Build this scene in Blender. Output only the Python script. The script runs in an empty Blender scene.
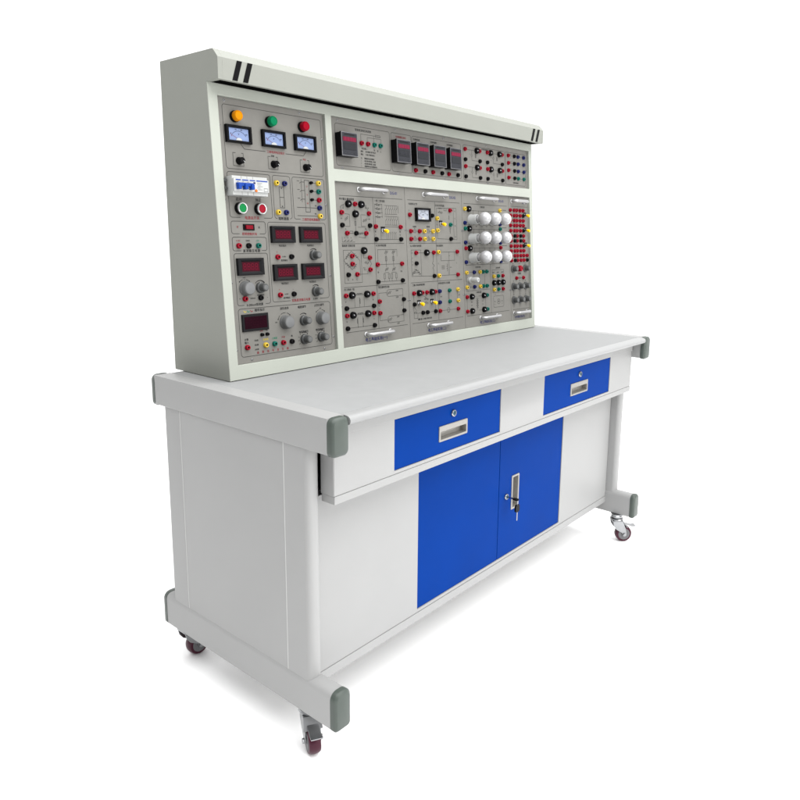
import bpy, bmesh, math, random
from mathutils import Matrix, Vector
random.seed(4)
S = bpy.context.scene
COL = S.collection
PI = math.pi
LIFT = 0.03                       # everything was measured from the foot rails; the floor lies 3 cm lower

# ------------------------------------------------------------------ camera
cam = bpy.data.cameras.new('camera')
cam_o = bpy.data.objects.new('camera', cam); COL.objects.link(cam_o)
cam_o.location = (-1.00517, -1.08241, 1.23445 + LIFT)
cam_o.rotation_euler = (1.390617, -0.009033, -0.864496)
cam.sensor_width = 36.0
cam.lens = 704.165 / 800 * 36
cam.shift_x = (400 - 408.064) / 800
cam.shift_y = (362.227 - 400) / 800
cam.clip_start = 0.02; cam.clip_end = 500
S.camera = cam_o

# ------------------------------------------------------------------ white studio: world, softboxes, exposure
world = bpy.data.worlds.new('World'); S.world = world
world.use_nodes = True
nt = world.node_tree
bg = nt.nodes['Background']
# white ahead and overhead; side behind the camera dimmed to deepen reflections and contrast
WB, WF = 1.50, 0.58
tcw = nt.nodes.new('ShaderNodeTexCoord')
dot = nt.nodes.new('ShaderNodeVectorMath'); dot.operation = 'DOT_PRODUCT'; dot.inputs[1].default_value = (0.78, 0.60, 0.12)
mrw = nt.nodes.new('ShaderNodeMapRange'); mrw.interpolation_type = 'SMOOTHSTEP'
mrw.inputs['From Min'].default_value = -0.15; mrw.inputs['From Max'].default_value = 0.25
mrw.inputs['To Min'].default_value = WF; mrw.inputs['To Max'].default_value = WB
nt.links.new(tcw.outputs['Generated'], dot.inputs[0]); nt.links.new(dot.outputs['Value'], mrw.inputs['Value'])
nt.links.new(mrw.outputs['Result'], bg.inputs['Strength'])
bg.inputs['Color'].default_value = (1.0, 1.0, 1.0, 1)

def softbox(name, loc, target, size, size_y, power, color=(1, 1, 1)):
    l = bpy.data.lights.new(name, 'AREA'); l.shape = 'RECTANGLE'
    l.size = size; l.size_y = size_y; l.energy = power; l.color = color
    o = bpy.data.objects.new(name, l); COL.objects.link(o)
    o.location = loc
    o.rotation_euler = (Vector(target) - Vector(loc)).to_track_quat('-Z', 'Y').to_euler()
    return o
softbox('softbox_front', (1.15, -3.4, 1.5), (0.85, 0.3, 0.8), 2.8, 1.8, 85, (1.0, 0.99, 0.975))
softbox('added_overhead_fill', (0.6, -1.6, 4.8), (0.7, -0.4, 0.0), 7.0, 6.0, 600)  # unseen lamp added to wash the floor white and lift the top faces

S.view_settings.view_transform = 'Standard'
S.view_settings.look = 'None'
S.view_settings.exposure = 0.0
S.view_settings.gamma = 1.0

# ------------------------------------------------------------------ materials
def mat(name, col, rough=0.5, metal=0.0, var=0.03, bump=0.0, scale=60.0, coat=0.0, emit=None, spec=0.5, trans=0.0):
    m = bpy.data.materials.new(name); m.use_nodes = True
    nt = m.node_tree; b = nt.nodes['Principled BSDF']
    b.inputs['Roughness'].default_value = rough
    b.inputs['Metallic'].default_value = metal
    b.inputs['Coat Weight'].default_value = coat
    b.inputs['Coat Roughness'].default_value = 0.15
    b.inputs['Specular IOR Level'].default_value = spec
    b.inputs['Transmission Weight'].default_value = trans
    tc = nt.nodes.new('ShaderNodeTexCoord')
    nz = nt.nodes.new('ShaderNodeTexNoise')
    nz.inputs['Scale'].default_value = scale; nz.inputs['Detail'].default_value = 4
    nt.links.new(tc.outputs['Object'], nz.inputs['Vector'])
    if var > 0:
        r = nt.nodes.new('ShaderNodeValToRGB')
        r.color_ramp.elements[0].position = 0.3; r.color_ramp.elements[1].position = 0.7
        r.color_ramp.elements[0].color = [c * (1 - var) for c in col] + [1]
        r.color_ramp.elements[1].color = [min(1, c * (1 + var)) for c in col] + [1]
        nt.links.new(nz.outputs['Fac'], r.inputs['Fac'])
        nt.links.new(r.outputs['Color'], b.inputs['Base Color'])
        mr = nt.nodes.new('ShaderNodeMapRange')
        mr.inputs['To Min'].default_value = max(0.02, rough - 0.06); mr.inputs['To Max'].default_value = rough + 0.06
        nt.links.new(nz.outputs['Fac'], mr.inputs['Value'])
        nt.links.new(mr.outputs['Result'], b.inputs['Roughness'])
    else:
        b.inputs['Base Color'].default_value = (*col, 1)
    if bump > 0:                                     # powder coat orange peel
        n2 = nt.nodes.new('ShaderNodeTexNoise'); n2.inputs['Scale'].default_value = 420; n2.inputs['Detail'].default_value = 2
        bp = nt.nodes.new('ShaderNodeBump'); bp.inputs['Strength'].default_value = bump; bp.inputs['Distance'].default_value = 0.0006
        nt.links.new(tc.outputs['Object'], n2.inputs['Vector'])
        nt.links.new(n2.outputs['Fac'], bp.inputs['Height'])
        nt.links.new(bp.outputs['Normal'], b.inputs['Normal'])
    if emit:
        b.inputs['Emission Color'].default_value = (*emit[:3], 1); b.inputs['Emission Strength'].default_value = emit[3]
    return m

M = {}
M['white'] = mat('white_powder_coat', (.268, .269, .267), .45, var=.02, bump=.35, scale=6, spec=.3)
M['laminate'] = mat('grey_laminate', (.236, .240, .240), .55, var=.025, bump=.08, scale=25, spec=.06)
M['nosing'] = mat('white_edge_strip', (.245, .248, .248), .35, var=.01, spec=.25)
M['blue'] = mat('blue_powder_coat', (.0006, .0275, .183), .48, var=.06, bump=.3, scale=5, spec=.02)
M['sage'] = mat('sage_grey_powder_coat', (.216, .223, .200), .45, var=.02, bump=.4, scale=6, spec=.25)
M['frame'] = mat('brightened_mint_coat', (.318, .335, .298), .45, var=.015, bump=.3, scale=8, spec=.2)  # greener than the sage; extra paleness stands in for light missing below the hood
M['seam'] = mat('seam_highlight_paint', (.42, .42, .415), .5, var=.01)  # bright tone painted in as the lit edges of the seams
M['alurim'] = mat('silver_rim', (.20, .20, .21), .4, .7, var=.03)
M['screw'] = mat('screw_steel', (.22, .22, .225), .4, .8, var=.05)
M['rocker'] = mat('dark_red_rocker', (.15, .001, .008), .3, var=0, spec=.1)
M['hub'] = mat('grey_wheel_hub', (.11, .11, .115), .45, .2, var=.05)
M['panel'] = mat('warm_grey_panel', (.152, .148, .136), .5, var=.03, bump=.1, scale=35, spec=.12)
M['cap'] = mat('grey_green_plastic', (.052, .064, .056), .35, var=.03, spec=.3)
M['gap'] = mat('black_slot', (.003, .003, .003), .8, var=0, spec=.0)
M['black'] = mat('black_plastic', (.004, .004, .0045), .3, var=0, spec=.06)
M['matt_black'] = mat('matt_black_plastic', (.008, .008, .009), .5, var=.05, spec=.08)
M['chrome'] = mat('chrome', (.36, .36, .37), .22, 1.0, var=.02)
M['zinc'] = mat('zinc_plate', (.30, .305, .312), .30, 1.0, var=.08, scale=40)
M['alu'] = mat('satin_aluminium', (.40, .40, .405), .4, .75, var=.03)
M['nickel'] = mat('brushed_nickel', (.27, .26, .243), .42, .5, var=.05)
M['maroon'] = mat('maroon_rubber', (.042, .0035, .014), .35, var=.08, spec=.25)
M['red'] = mat('red_plastic', (.21, .002, .012), .3, var=0, spec=.12)
M['green'] = mat('teal_plastic', (.003, .095, .072), .3, var=0, spec=.12)
M['pgreen'] = mat('green_button_plastic', (.002, .16, .04), .35, var=0, spec=.1)
M['yellow'] = mat('yellow_plastic', (.50, .35, .038), .3, var=0, spec=.15)
M['amber'] = mat('amber_lens', (.50, .18, .001), .3, var=.04, spec=.06)
M['rlens'] = mat('red_lens', (.22, .001, .010), .3, var=.04, spec=.06)
M['glens'] = mat('green_lens', (.001, .135, .055), .3, var=.04, spec=.06)
M['navy'] = mat('navy_plastic', (.007, .011, .075), .3, var=0, spec=.15)
M['bblue'] = mat('bright_blue_plastic', (.008, .042, .24), .35, var=0, spec=.12)
M['orange'] = mat('orange_plastic', (.6, .13, .02), .35, var=0, spec=.15)
M['knob'] = mat('grey_knob', (.095, .097, .097), .45, var=.03, spec=.3)
M['dknob'] = mat('dark_grey_knob', (.050, .052, .052), .4, var=.03, spec=.3)
M['wplastic'] = mat('white_plastic', (.37, .378, .372), .3, var=.01)
M['opal'] = mat('opal_glass', (.355, .355, .362), .06, var=.015, coat=.9, scale=20)
M['print'] = mat('black_print', (.012, .012, .013), .6, var=0, spec=.1)
M['line'] = mat('grey_print', (.035, .034, .033), .6, var=0, spec=.1)
M['rprint'] = mat('red_print', (.16, .012, .020), .6, var=0, spec=.1)
M['bprint'] = mat('blue_print', (.010, .014, .085), .6, var=0, spec=.1)
M['gprint'] = mat('green_print', (.01, .14, .08), .6, var=0, spec=.15)
M['yprint'] = mat('yellow_print', (.45, .35, .03), .6, var=0, spec=.15)
M['dial'] = mat('pale_blue_dial', (.165, .215, .36), .4, var=.05, scale=20, spec=.1)
M['wdial'] = mat('white_dial', (.28, .30, .34), .4, var=.05, spec=.1)
M['window'] = mat('dark_red_window', (.034, .0035, .008), .4, var=.06, spec=.04)
M['segment'] = mat('red_segment', (.105, .005, .016), .4, var=0, spec=.04)
M['screen'] = mat('black_maroon_screen', (.011, .001, .004), .3, var=.15, scale=30, spec=.03)
M['pink'] = mat('pink_red_display', (.125, .012, .030), .35, var=.05, spec=.05)
M['lcd'] = mat('grey_window', (.020, .021, .024), .35, var=.05, spec=.08)
M['fascia'] = mat('grey_meter_fascia', (.027, .028, .033), .4, var=.05, spec=.08)
M['dimseg'] = mat('dim_segment', (.020, .002, .007), .4, var=0, spec=.03)
M['floor'] = mat('white_studio_floor', (.97, .97, .97), .8, var=.002, spec=.1)

# ------------------------------------------------------------------ mesh builder
class MB:
    def __init__(s): s.v = []; s.f = []; s.m = []
    def add(s, vs, fs, mi=0):
        b = len(s.v); s.v += [tuple(p) for p in vs]
        for f in fs: s.f.append([b + i for i in f]); s.m.append(mi)
    def box(s, x0, x1, y0, y1, z0, z1, mi=0):
        s.add([(x0,y0,z0),(x1,y0,z0),(x1,y1,z0),(x0,y1,z0),(x0,y0,z1),(x1,y0,z1),(x1,y1,z1),(x0,y1,z1)],
              [(0,3,2,1),(4,5,6,7),(0,1,5,4),(1,2,6,5),(2,3,7,6),(3,0,4,7)], mi)
        return s
    def loft(s, loops, cap0=True, cap1=True, mi=0, mis=None):
        n = len(loops[0]); b = len(s.v)
        for L in loops: s.v += [tuple(p) for p in L]
        for k in range(len(loops) - 1):
            for i in range(n):
                j = (i + 1) % n
                s.f.append([b+k*n+i, b+k*n+j, b+(k+1)*n+j, b+(k+1)*n+i]); s.m.append(mis[k] if mis else mi)
        if cap0: s.f.append([b+i for i in reversed(range(n))]); s.m.append(mis[0] if mis else mi)
        if cap1: s.f.append([b+(len(loops)-1)*n+i for i in range(n)]); s.m.append(mis[-1] if mis else mi)
        return s
    def lathe(s, prof, c=(0,0,0), seg=24, mi=0, mis=None, M4=None):
        # profile of (radius, height) along local z
        loops = []
        for r, h in prof:
            L = []
            for i in range(seg):
                a = 2*PI*i/seg; p = Vector((max(r,1e-5)*math.cos(a), max(r,1e-5)*math.sin(a), h))
                if M4: p = M4 @ p
                L.append((p[0]+c[0], p[1]+c[1], p[2]+c[2]))
            loops.append(L)
        return s.loft(loops, True, True, mi, mis)
    def tube(s, path, r, seg=10, mi=0, flat=1.0):
        pts = [Vector(p) for p in path]; loops = []; up = None
        for i, p in enumerate(pts):
            t = (pts[min(i+1,len(pts)-1)] - pts[max(i-1,0)]).normalized()
            if up is None:
                up = Vector((0,0,1)) if abs(t.z) < .9 else Vector((0,1,0))
            a = t.cross(up).normalized(); b2 = a.cross(t).normalized(); up = b2
            rr = r[i] if isinstance(r, (list, tuple)) else r
            loops.append([p + a*rr*math.cos(2*PI*k/seg) + b2*rr*flat*math.sin(2*PI*k/seg) for k in range(seg)])
        return s.loft(loops, True, True, mi)
    def cells(s, us, vs, solid, n0, n1, mi=0, tr=lambda u, v, n: (u, v, n)):
        # a plate with rectangular openings: cells of a grid, walls only where solid meets empty
        nu, nv = len(us)-1, len(vs)-1; idx = {}
        def V(i, j, k):
            if (i,j,k) not in idx:
                idx[(i,j,k)] = len(s.v); s.v.append(tuple(tr(us[i], vs[j], n1 if k else n0)))
            return idx[(i,j,k)]
        ok = lambda i, j: 0 <= i < nu and 0 <= j < nv and solid((us[i]+us[i+1])/2, (vs[j]+vs[j+1])/2)
        for i in range(nu):
            for j in range(nv):
                if not ok(i, j): continue
                Q = [[V(i,j,1),V(i+1,j,1),V(i+1,j+1,1),V(i,j+1,1)], [V(i,j,0),V(i,j+1,0),V(i+1,j+1,0),V(i+1,j,0)]]
                if not ok(i-1,j): Q.append([V(i,j,0),V(i,j,1),V(i,j+1,1),V(i,j+1,0)])
                if not ok(i+1,j): Q.append([V(i+1,j,0),V(i+1,j+1,0),V(i+1,j+1,1),V(i+1,j,1)])
                if not ok(i,j-1): Q.append([V(i,j,0),V(i+1,j,0),V(i+1,j,1),V(i,j,1)])
                if not ok(i,j+1): Q.append([V(i,j+1,0),V(i,j+1,1),V(i+1,j+1,1),V(i+1,j+1,0)])
                for q in Q: s.f.append(q); s.m.append(mi)
        return s
    # ---- flat printing on a face (u, v) at height n
    def line(s, pts, w=.0011, n=0., mi=1, closed=False):
        s.k = getattr(s, 'k', 0) + 1
        if n < 0 and w <= .00125: w *= 1.35
        n = n + (s.k % 60) * 4e-6
        P = [Vector((p[0], p[1])) for p in pts]
        if closed and (P[0]-P[-1]).length < 1e-6: P = P[:-1]
        m = len(P); A = []; B = []
        for i in range(m):
            if closed: d0 = (P[i]-P[i-1]).normalized(); d1 = (P[(i+1)%m]-P[i]).normalized()
            else:
                d0 = (P[i]-P[i-1]).normalized() if i else None
                d1 = (P[i+1]-P[i]).normalized() if i < m-1 else None
                d0 = d0 or d1; d1 = d1 or d0
            q = Vector((-d0.y, d0.x)) + Vector((-d1.y, d1.x))
            if q.length < .3: q = Vector((-d1.y, d1.x)) * 2
            q.normalize()
            k = w/2 / max(.5, q.dot(Vector((-d1.y, d1.x))))
            A.append(P[i]+q*k); B.append(P[i]-q*k)
        b = len(s.v)
        for a, c in zip(A, B): s.v += [(a.x,a.y,n), (c.x,c.y,n)]
        for i in range(m if closed else m-1):
            j = (i+1) % m
            s.f.append([b+2*i, b+2*i+1, b+2*j+1, b+2*j]); s.m.append(mi)
        return s
    def disc(s, u, v, r, n, mi=1, seg=12):
        s.k = getattr(s, 'k', 0) + 1; n = n + (s.k % 60) * 4e-6
        s.add([(u+r*math.cos(2*PI*i/seg), v+r*math.sin(2*PI*i/seg), n) for i in range(seg)], [list(range(seg))], mi)
    def rect(s, u0, u1, v0, v1, n, mi=1):
        s.k = getattr(s, 'k', 0) + 1; n = n + (s.k % 60) * 4e-6
        s.add([(u0,v0,n),(u1,v0,n),(u1,v1,n),(u0,v1,n)], [(0,1,2,3)], mi)
    def arc(s, u, v, r, a0, a1, n, w=.0011, mi=1, seg=12):
        s.line([(u+r*math.cos(math.radians(a0+(a1-a0)*i/seg)), v+r*math.sin(math.radians(a0+(a1-a0)*i/seg))) for i in range(seg+1)], w, n, mi)
    def text(s, body, u, v, size, n, mi=1, align='CENTER', sx=1.0, rot=0.0, space=1.0, bold=0.012):
        c = bpy.data.curves.new('print', 'FONT'); c.body = body; c.size = size
        c.align_x = align; c.align_y = 'CENTER'; c.resolution_u = 2; c.space_character = space; c.offset = bold*size
        o = bpy.data.objects.new('print', c); COL.objects.link(o)
        dg = bpy.context.evaluated_depsgraph_get(); ev = o.evaluated_get(dg); me = ev.to_mesh()
        s.k = getattr(s, 'k', 0) + 1; nn = n + (s.k % 60) * 4e-6
        ca, sa = math.cos(rot), math.sin(rot)
        s.add([(u+ca*p.co.x*sx-sa*p.co.y, v+sa*p.co.x*sx+ca*p.co.y, nn) for p in me.vertices], [list(p.vertices) for p in me.polygons], mi)
        ev.to_mesh_clear(); bpy.data.objects.remove(o); bpy.data.curves.remove(c)
        return s
    def zig(s, u0, v0, u1, v1, n, amp=.004, k=4, w=.0009, mi=1):
        d = Vector((u1-u0, v1-v0)); L = d.length; d.normalize(); q = Vector((-d.y, d.x))
        P = [(u0, v0)]
        for i in range(2*k):
            p = Vector((u0,v0)) + d*L*(i+.5)/(2*k) + q*amp*(1 if i % 2 else -1); P.append((p.x,p.y))
        s.line(P+[(u1,v1)], w, n, mi)
    def coil(s, u0, v0, u1, v1, n, k=4, w=.0009, mi=1, side=1):
        d = Vector((u1-u0, v1-v0)); L = d.length; d.normalize(); q = Vector((-d.y, d.x))*side; P = []
        for i in range(k):
            for t in range(7):
                a = PI*t/6; p = Vector((u0,v0)) + d*(L*(i+.5)/k - L/k/2*math.cos(a)) + q*L/k/2*math.sin(a)*1.2
                P.append((p.x,p.y))
        s.line(P, w, n, mi)
    def resistor(s, u, v, l, h, n, vert=False, w=.0009, mi=1):
        a, b = (h, l) if vert else (l, h)
        s.line([(u-a/2,v-b/2),(u+a/2,v-b/2),(u+a/2,v+b/2),(u-a/2,v+b/2)], w, n, mi, True)
    def mesh(s, name, mats, bev=0.0, smooth=None, ofs=(0,0,0)):
        me = bpy.data.meshes.new(name)
        me.from_pydata([(p[0]-ofs[0], p[1]-ofs[1], p[2]-ofs[2]) for p in s.v], [], s.f)
        for mt in mats: me.materials.append(M[mt])
        me.polygons.foreach_set('material_index', s.m)
        bm = bmesh.new(); bm.from_mesh(me)
        bmesh.ops.recalc_face_normals(bm, faces=[f for f in bm.faces if any(len(e.link_faces) > 1 for e in f.edges)])
        bm.to_mesh(me); bm.free()
        if smooth is not None:
            me.polygons.foreach_set('use_smooth', [True]*len(me.polygons))
            me.set_sharp_from_angle(angle=math.radians(smooth))
        me.update()
        return me

def rrect(a0, a1, b0, b1, r, seg=5):
    r4 = r if isinstance(r, (list, tuple)) else (r,)*4          # corners: (a0,b0) (a1,b0) (a1,b1) (a0,b1)
    P = []
    for (ca, cb, s0), rr in zip(((a0,b0,180),(a1,b0,270),(a1,b1,0),(a0,b1,90)), r4):
        ox = ca + (rr if ca == a0 else -rr); oy = cb + (rr if cb == b0 else -rr)
        for i in range(seg+1):
            t = math.radians(s0 + 90*i/seg); P.append((ox+rr*math.cos(t), oy+rr*math.sin(t)))
    return P

# ------------------------------------------------------------------ objects
WORLD = {}
def thing(name, label, cat, loc=None, mw=None, group=None):
    o = bpy.data.objects.new(name, None); COL.objects.link(o)
    o.empty_display_size = .05
    m = mw if mw is not None else Matrix.Translation(loc)
    o.matrix_basis = Matrix.Translation((0,0,LIFT)) @ m
    WORLD[o.name] = m
    o['label'] = label; o['category'] = cat
    if group: o['group'] = group
    return o
def put(name, me, parent, mw=Matrix(), bev=0.0, label=None, seg=2):
    o = bpy.data.objects.new(name, me); COL.objects.link(o)
    o.parent = parent; o.matrix_parent_inverse = Matrix()
    o.matrix_basis = WORLD[parent.name].inverted() @ mw
    WORLD[o.name] = mw.copy()
    if bev:
        b = o.modifiers.new('bevel', 'BEVEL'); b.width = bev; b.segments = seg; b.limit_method = 'ANGLE'
        b.angle_limit = math.radians(40); b.harden_normals = True
        for p in me.polygons: p.use_smooth = True
    if label: o['label'] = label
    return o
def obj(name, mb, mats, parent, bev=0.0, smooth=None, label=None, seg=2):
    # absolute coordinates; the part's own origin at the centre of its bounds
    c = [ (min(p[i] for p in mb.v)+max(p[i] for p in mb.v))/2 for i in range(3) ]
    return put(name, mb.mesh(name, mats, smooth=smooth, ofs=c), parent, Matrix.Translation(c), bev, label, seg)

# ------------------------------------------------------------------ the floor
fl = MB(); fl.lathe([(3.4, -.02), (3.4, 0)], (.9, .2, 0), 96)
fo = bpy.data.objects.new('floor', fl.mesh('floor', ['floor'])); COL.objects.link(fo)
fo['kind'] = 'structure'

# ================================================================== WORKBENCH
L, D, W = 1.7365, .70, .05
ZT, HB, ZF, HF = .8415, .0835, .09, .0943
bench = thing('workbench', 'white steel workbench with blue drawers and doors, grey top, on maroon castors', 'workbench', (L/2, D/2, -LIFT))

def rail(name, x0, z0, z1, radii, parent):
    P = rrect(x0, x0+W, z0, z1, radii)
    mb = MB(); mb.loft([[(a, y, b) for a, b in P] for y in (0, D)])
    return obj(name, mb, ['white'], parent, smooth=40)
def end_cap(x0, z0, z1, radii, y, sgn, parent):
    e = .0012; mb = MB(); loops = []
    for ins, dy in ((0, 0.0002), (0, .0120), (.0008, .0138), (.0050, .0180), (.0068, .0187)):
        P = rrect(x0-e+ins, x0+W+e-ins, z0-e-.003+ins, z1+e-ins, [max(.003, r-ins*.6) for r in radii], 6)
        loops.append([(a, y+sgn*dy, b) for a, b in P])
    mb.loft(loops); obj('end_cap', mb, ['cap'], parent, smooth=28)
for x0 in (0, L-W):
    RU = (.004, .004, .0008, .0008); RC = (.013, .013, .016, .016)
    r = rail('upper_rail', x0, ZT-HB, ZT, RU, bench)
    end_cap(x0, ZT-HB, ZT, RC, 0, -1, r); end_cap(x0, ZT-HB, ZT, RC, D, 1, r)
    RF = (.003, .003, .018, .018); RFC = (.011, .011, .020, .020)
    r = rail('foot_rail', x0, ZF, ZF+HF, RF, bench)
    end_cap(x0, ZF, ZF+HF, RFC, 0, -1, r); end_cap(x0, ZF, ZF+HF, RFC, D, 1, r)
    # column: front and rear posts with a sheet panel between them
    z0, z1 = ZF+HF-.012, ZT-HB+.002
    a0, a1 = (x0+.004, x0+W-.006) if x0 == 0 else (x0+.006, x0+W-.004)
    for (y0, y1, rr) in ((.070, .1535, (.017,.017,.002,.002)), (.5890, .671, (.002,.002,.017,.017))):
        mb = MB(); P = rrect(a0, a1, y0, y1, rr, 7)
        mb.loft([[(a, b, z) for a, b in P] for z in (z0, z1)]); obj('post', mb, ['white'], bench, smooth=40)
    mb = MB(); P = rrect(a0+.0006, a1-.0006, .1560, .5865, .0025, 3)
    mb.loft([[(a, b, z) for a, b in P] for z in (z0, z1)]); obj('side_panel', mb, ['white'], bench, smooth=40)
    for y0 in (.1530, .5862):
        mb = MB(); mb.box(a0+.0009, a1-.0009, y0, y0+.0033, z0+.002, z1-.002); obj('seam_highlight', mb, ['seam'], bench)  # light strip drawn as an edge highlight along each seam

# table top: grey laminate with a rounded white front edge
mb = MB(); mb.box(W+.00005, L-W-.00005, .010, D-.004, ZT-.028, ZT-.0002)
top = obj('tabletop', mb, ['laminate'], bench, bev=.0002)
prof = [(.0100, ZT-.0006), (-.006, ZT-.0010), (-.013, ZT-.0026), (-.0175, ZT-.0058), (-.0197, ZT-.0100), (-.0197, ZT-.0140), (-.0180, ZT-.0185), (-.0135, ZT-.0215), (-.006, ZT-.0225), (.0100, ZT-.0225)]
mb = MB(); mb.loft([[(x, y, z) for y, z in prof] for x in (W+.0022, L-W-.0022)])
obj('front_edging', mb, ['nosing'], top, smooth=50)
mb = MB(); mb.box(W+.006, L-W-.004, .0300, .060, .784, ZT-.029); obj('top_rail', mb, ['white'], bench, bev=.0012)

# drawer unit hanging under the top
YA = .0353
dr = [(.2602, .7408), (.9984, 1.4946)]
AX0, AX1 = .053, 1.690
us = [AX0, dr[0][0], dr[0][1], dr[1][0], dr[1][1], AX1]; vs = [.6405, .649, .7822, .7835]
def app(u, v): return not (any(a < u < b for a, b in dr) and .649 < v < .7822)
mb = MB(); mb.cells(us, vs, app, YA+.022, YA, tr=lambda u, v, n: (u, n, v))
apron = obj('apron', mb, ['white'], bench, bev=.0009)
mb = MB(); mb.box(AX0, AX1, YA-.0012, .0785, .6200, .6397); obj('bottom_lip', mb, ['white'], apron, bev=.0015)
mb = MB(); mb.box(AX0+.022, AX1-.022, YA+.0225, .60, .6390, .7830); obj('drawer_case', mb, ['matt_black'], apron)  # case made black so the gap beside the apron looks shaded
for x0, x1 in ((AX0-.0014, AX0-.0002), (AX1+.0002, AX1+.0014)):
    mb = MB(); mb.box(x0, x1, YA+.0010, .0785, .6402, .7832); obj('apron_return', mb, ['white'], apron)
def pull(parent, u0, u1, v0, v1, y, m, depth=.014, recess_top=True):
    # flush pull: raised rim round a scooped tray
    mb = MB()
    def lp(i, yy, rr): return [(a, yy, b) for a, b in rrect(u0+i, u1-i, v0+i, v1-i, rr, 4)]
    e = min(u1-u0, v1-v0)*.13
    loops = [lp(0, y+.0005, .003), lp(.0003, y-.0022, .003), lp(.0012, y-.0030, .0025), lp(e, y-.0030, .002), lp(e+.0008, y-.0020, .002), lp(e+.0012, y+depth, .002)]
    if recess_top:                                  # grip lip closes the upper third of the opening
        k = (v1-v0)*.34
        for L_ in loops[3:]:
            for i, p in enumerate(L_):
                if p[2] > (v0+v1)/2: L_[i] = (p[0], p[1], p[2]-k+e)
    mb.loft(loops, cap0=False)
    return obj('pull_handle', mb, ['nickel'], parent, smooth=35)
def lock(parent, x, z, y):
    mb = MB(); R = Matrix.Rotation(PI/2, 4, 'X')
    mb.lathe([(.0102, -.0005), (.0102, .003), (.0090, .0050), (.0074, .0054), (.0070, .0040)], (x, y, z), 28, 0, M4=R)
    o = obj('lock', mb, ['chrome'], parent, smooth=40)
    mb = MB(); mb.lathe([(.0068, .0005), (.0068, .0046), (.006, .0052)], (x, y, z), 20, 0, M4=R)
    mb.box(x-.0008, x+.0008, y-.0056, y-.0040, z-.0035, z+.0035, 1)
    obj('lock_core', mb, ['core', 'gap'], parent, smooth=40)
    return o
M['core'] = mat('teal_lock_core', (.008, .06, .10), .4, .2, var=.05)
for (a, b), (h0, h1), lx in zip(dr, ((.4415, .5712), (1.1845, 1.3130)), (.5049, 1.2496)):
    g = .0005; c0, c1, d0, d1 = h0+.004, h1-.004, .6860, .7220
    mb = MB()
    mb.cells([a+g, c0, c1, b-g], [.649+g, d0, d1, .7822-.001], lambda u, v: not (c0 < u < c1 and d0 < v < d1), YA+.021, YA+.0022, tr=lambda u, v, n: (u, n, v))
    d = obj('drawer', mb, ['blue'], bench, bev=.001)
    pull(d, h0, h1, .6822, .7260, YA+.0022, 'nickel', .0170)
    lock(d, lx, .7527, YA+.0022)

# base cabinet with two blue doors between white panels
YD = .1104
mb = MB(); mb.box(.046, L-.046, YD+.022, .60, .128, .6195); obj('base_cabinet', mb, ['white'], bench)
E0, EM, E1 = .4486, .8683, 1.2868
CX0, CX1 = .046, L-.046
mb = MB(); us = [CX0, E0, E1, CX1]; vs = [.1545, .1635, .6185]
mb.cells(us, vs, lambda u, v: not (E0 < u < E1 and v > .1635), YD+.0215, YD, tr=lambda u, v, n: (u, n, v))
obj('front_panel', mb, ['white'], bench, bev=.0009)
mb = MB(); mb.box(CX0, CX1, YD-.0022, YD+.0215, .128, .1537); obj('plinth_rail', mb, ['white'], bench, bev=.0015)
mb = MB(); g = .0005
mb.cells([E0+g, EM-.0012], [.1635+g, .6180], lambda u, v: True, YD+.021, YD+.0026, tr=lambda u, v, n: (u, n, v))
obj('door', mb, ['blue'], bench, bev=.0012)
hx0, hx1, hz0, hz1 = .9430, .9895, .3180, .4385
mb = MB(); mb.cells([EM+.0012, hx0+.004, hx1-.004, E1-g], [.1635+g, hz0+.004, hz1-.004, .6180], lambda u, v: not (hx0 < u < hx1 and hz0 < v < hz1), YD+.021, YD+.0026, tr=lambda u, v, n: (u, n, v))
dd = obj('door', mb, ['blue'], bench, bev=.0012, label='right blue door with tall pull and keyed lock')
pull(dd, hx0, hx1, hz0, hz1, YD+.0026, 'nickel', .0170, False)
lock(dd, .9117, .3743, YD+.0026)

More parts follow.
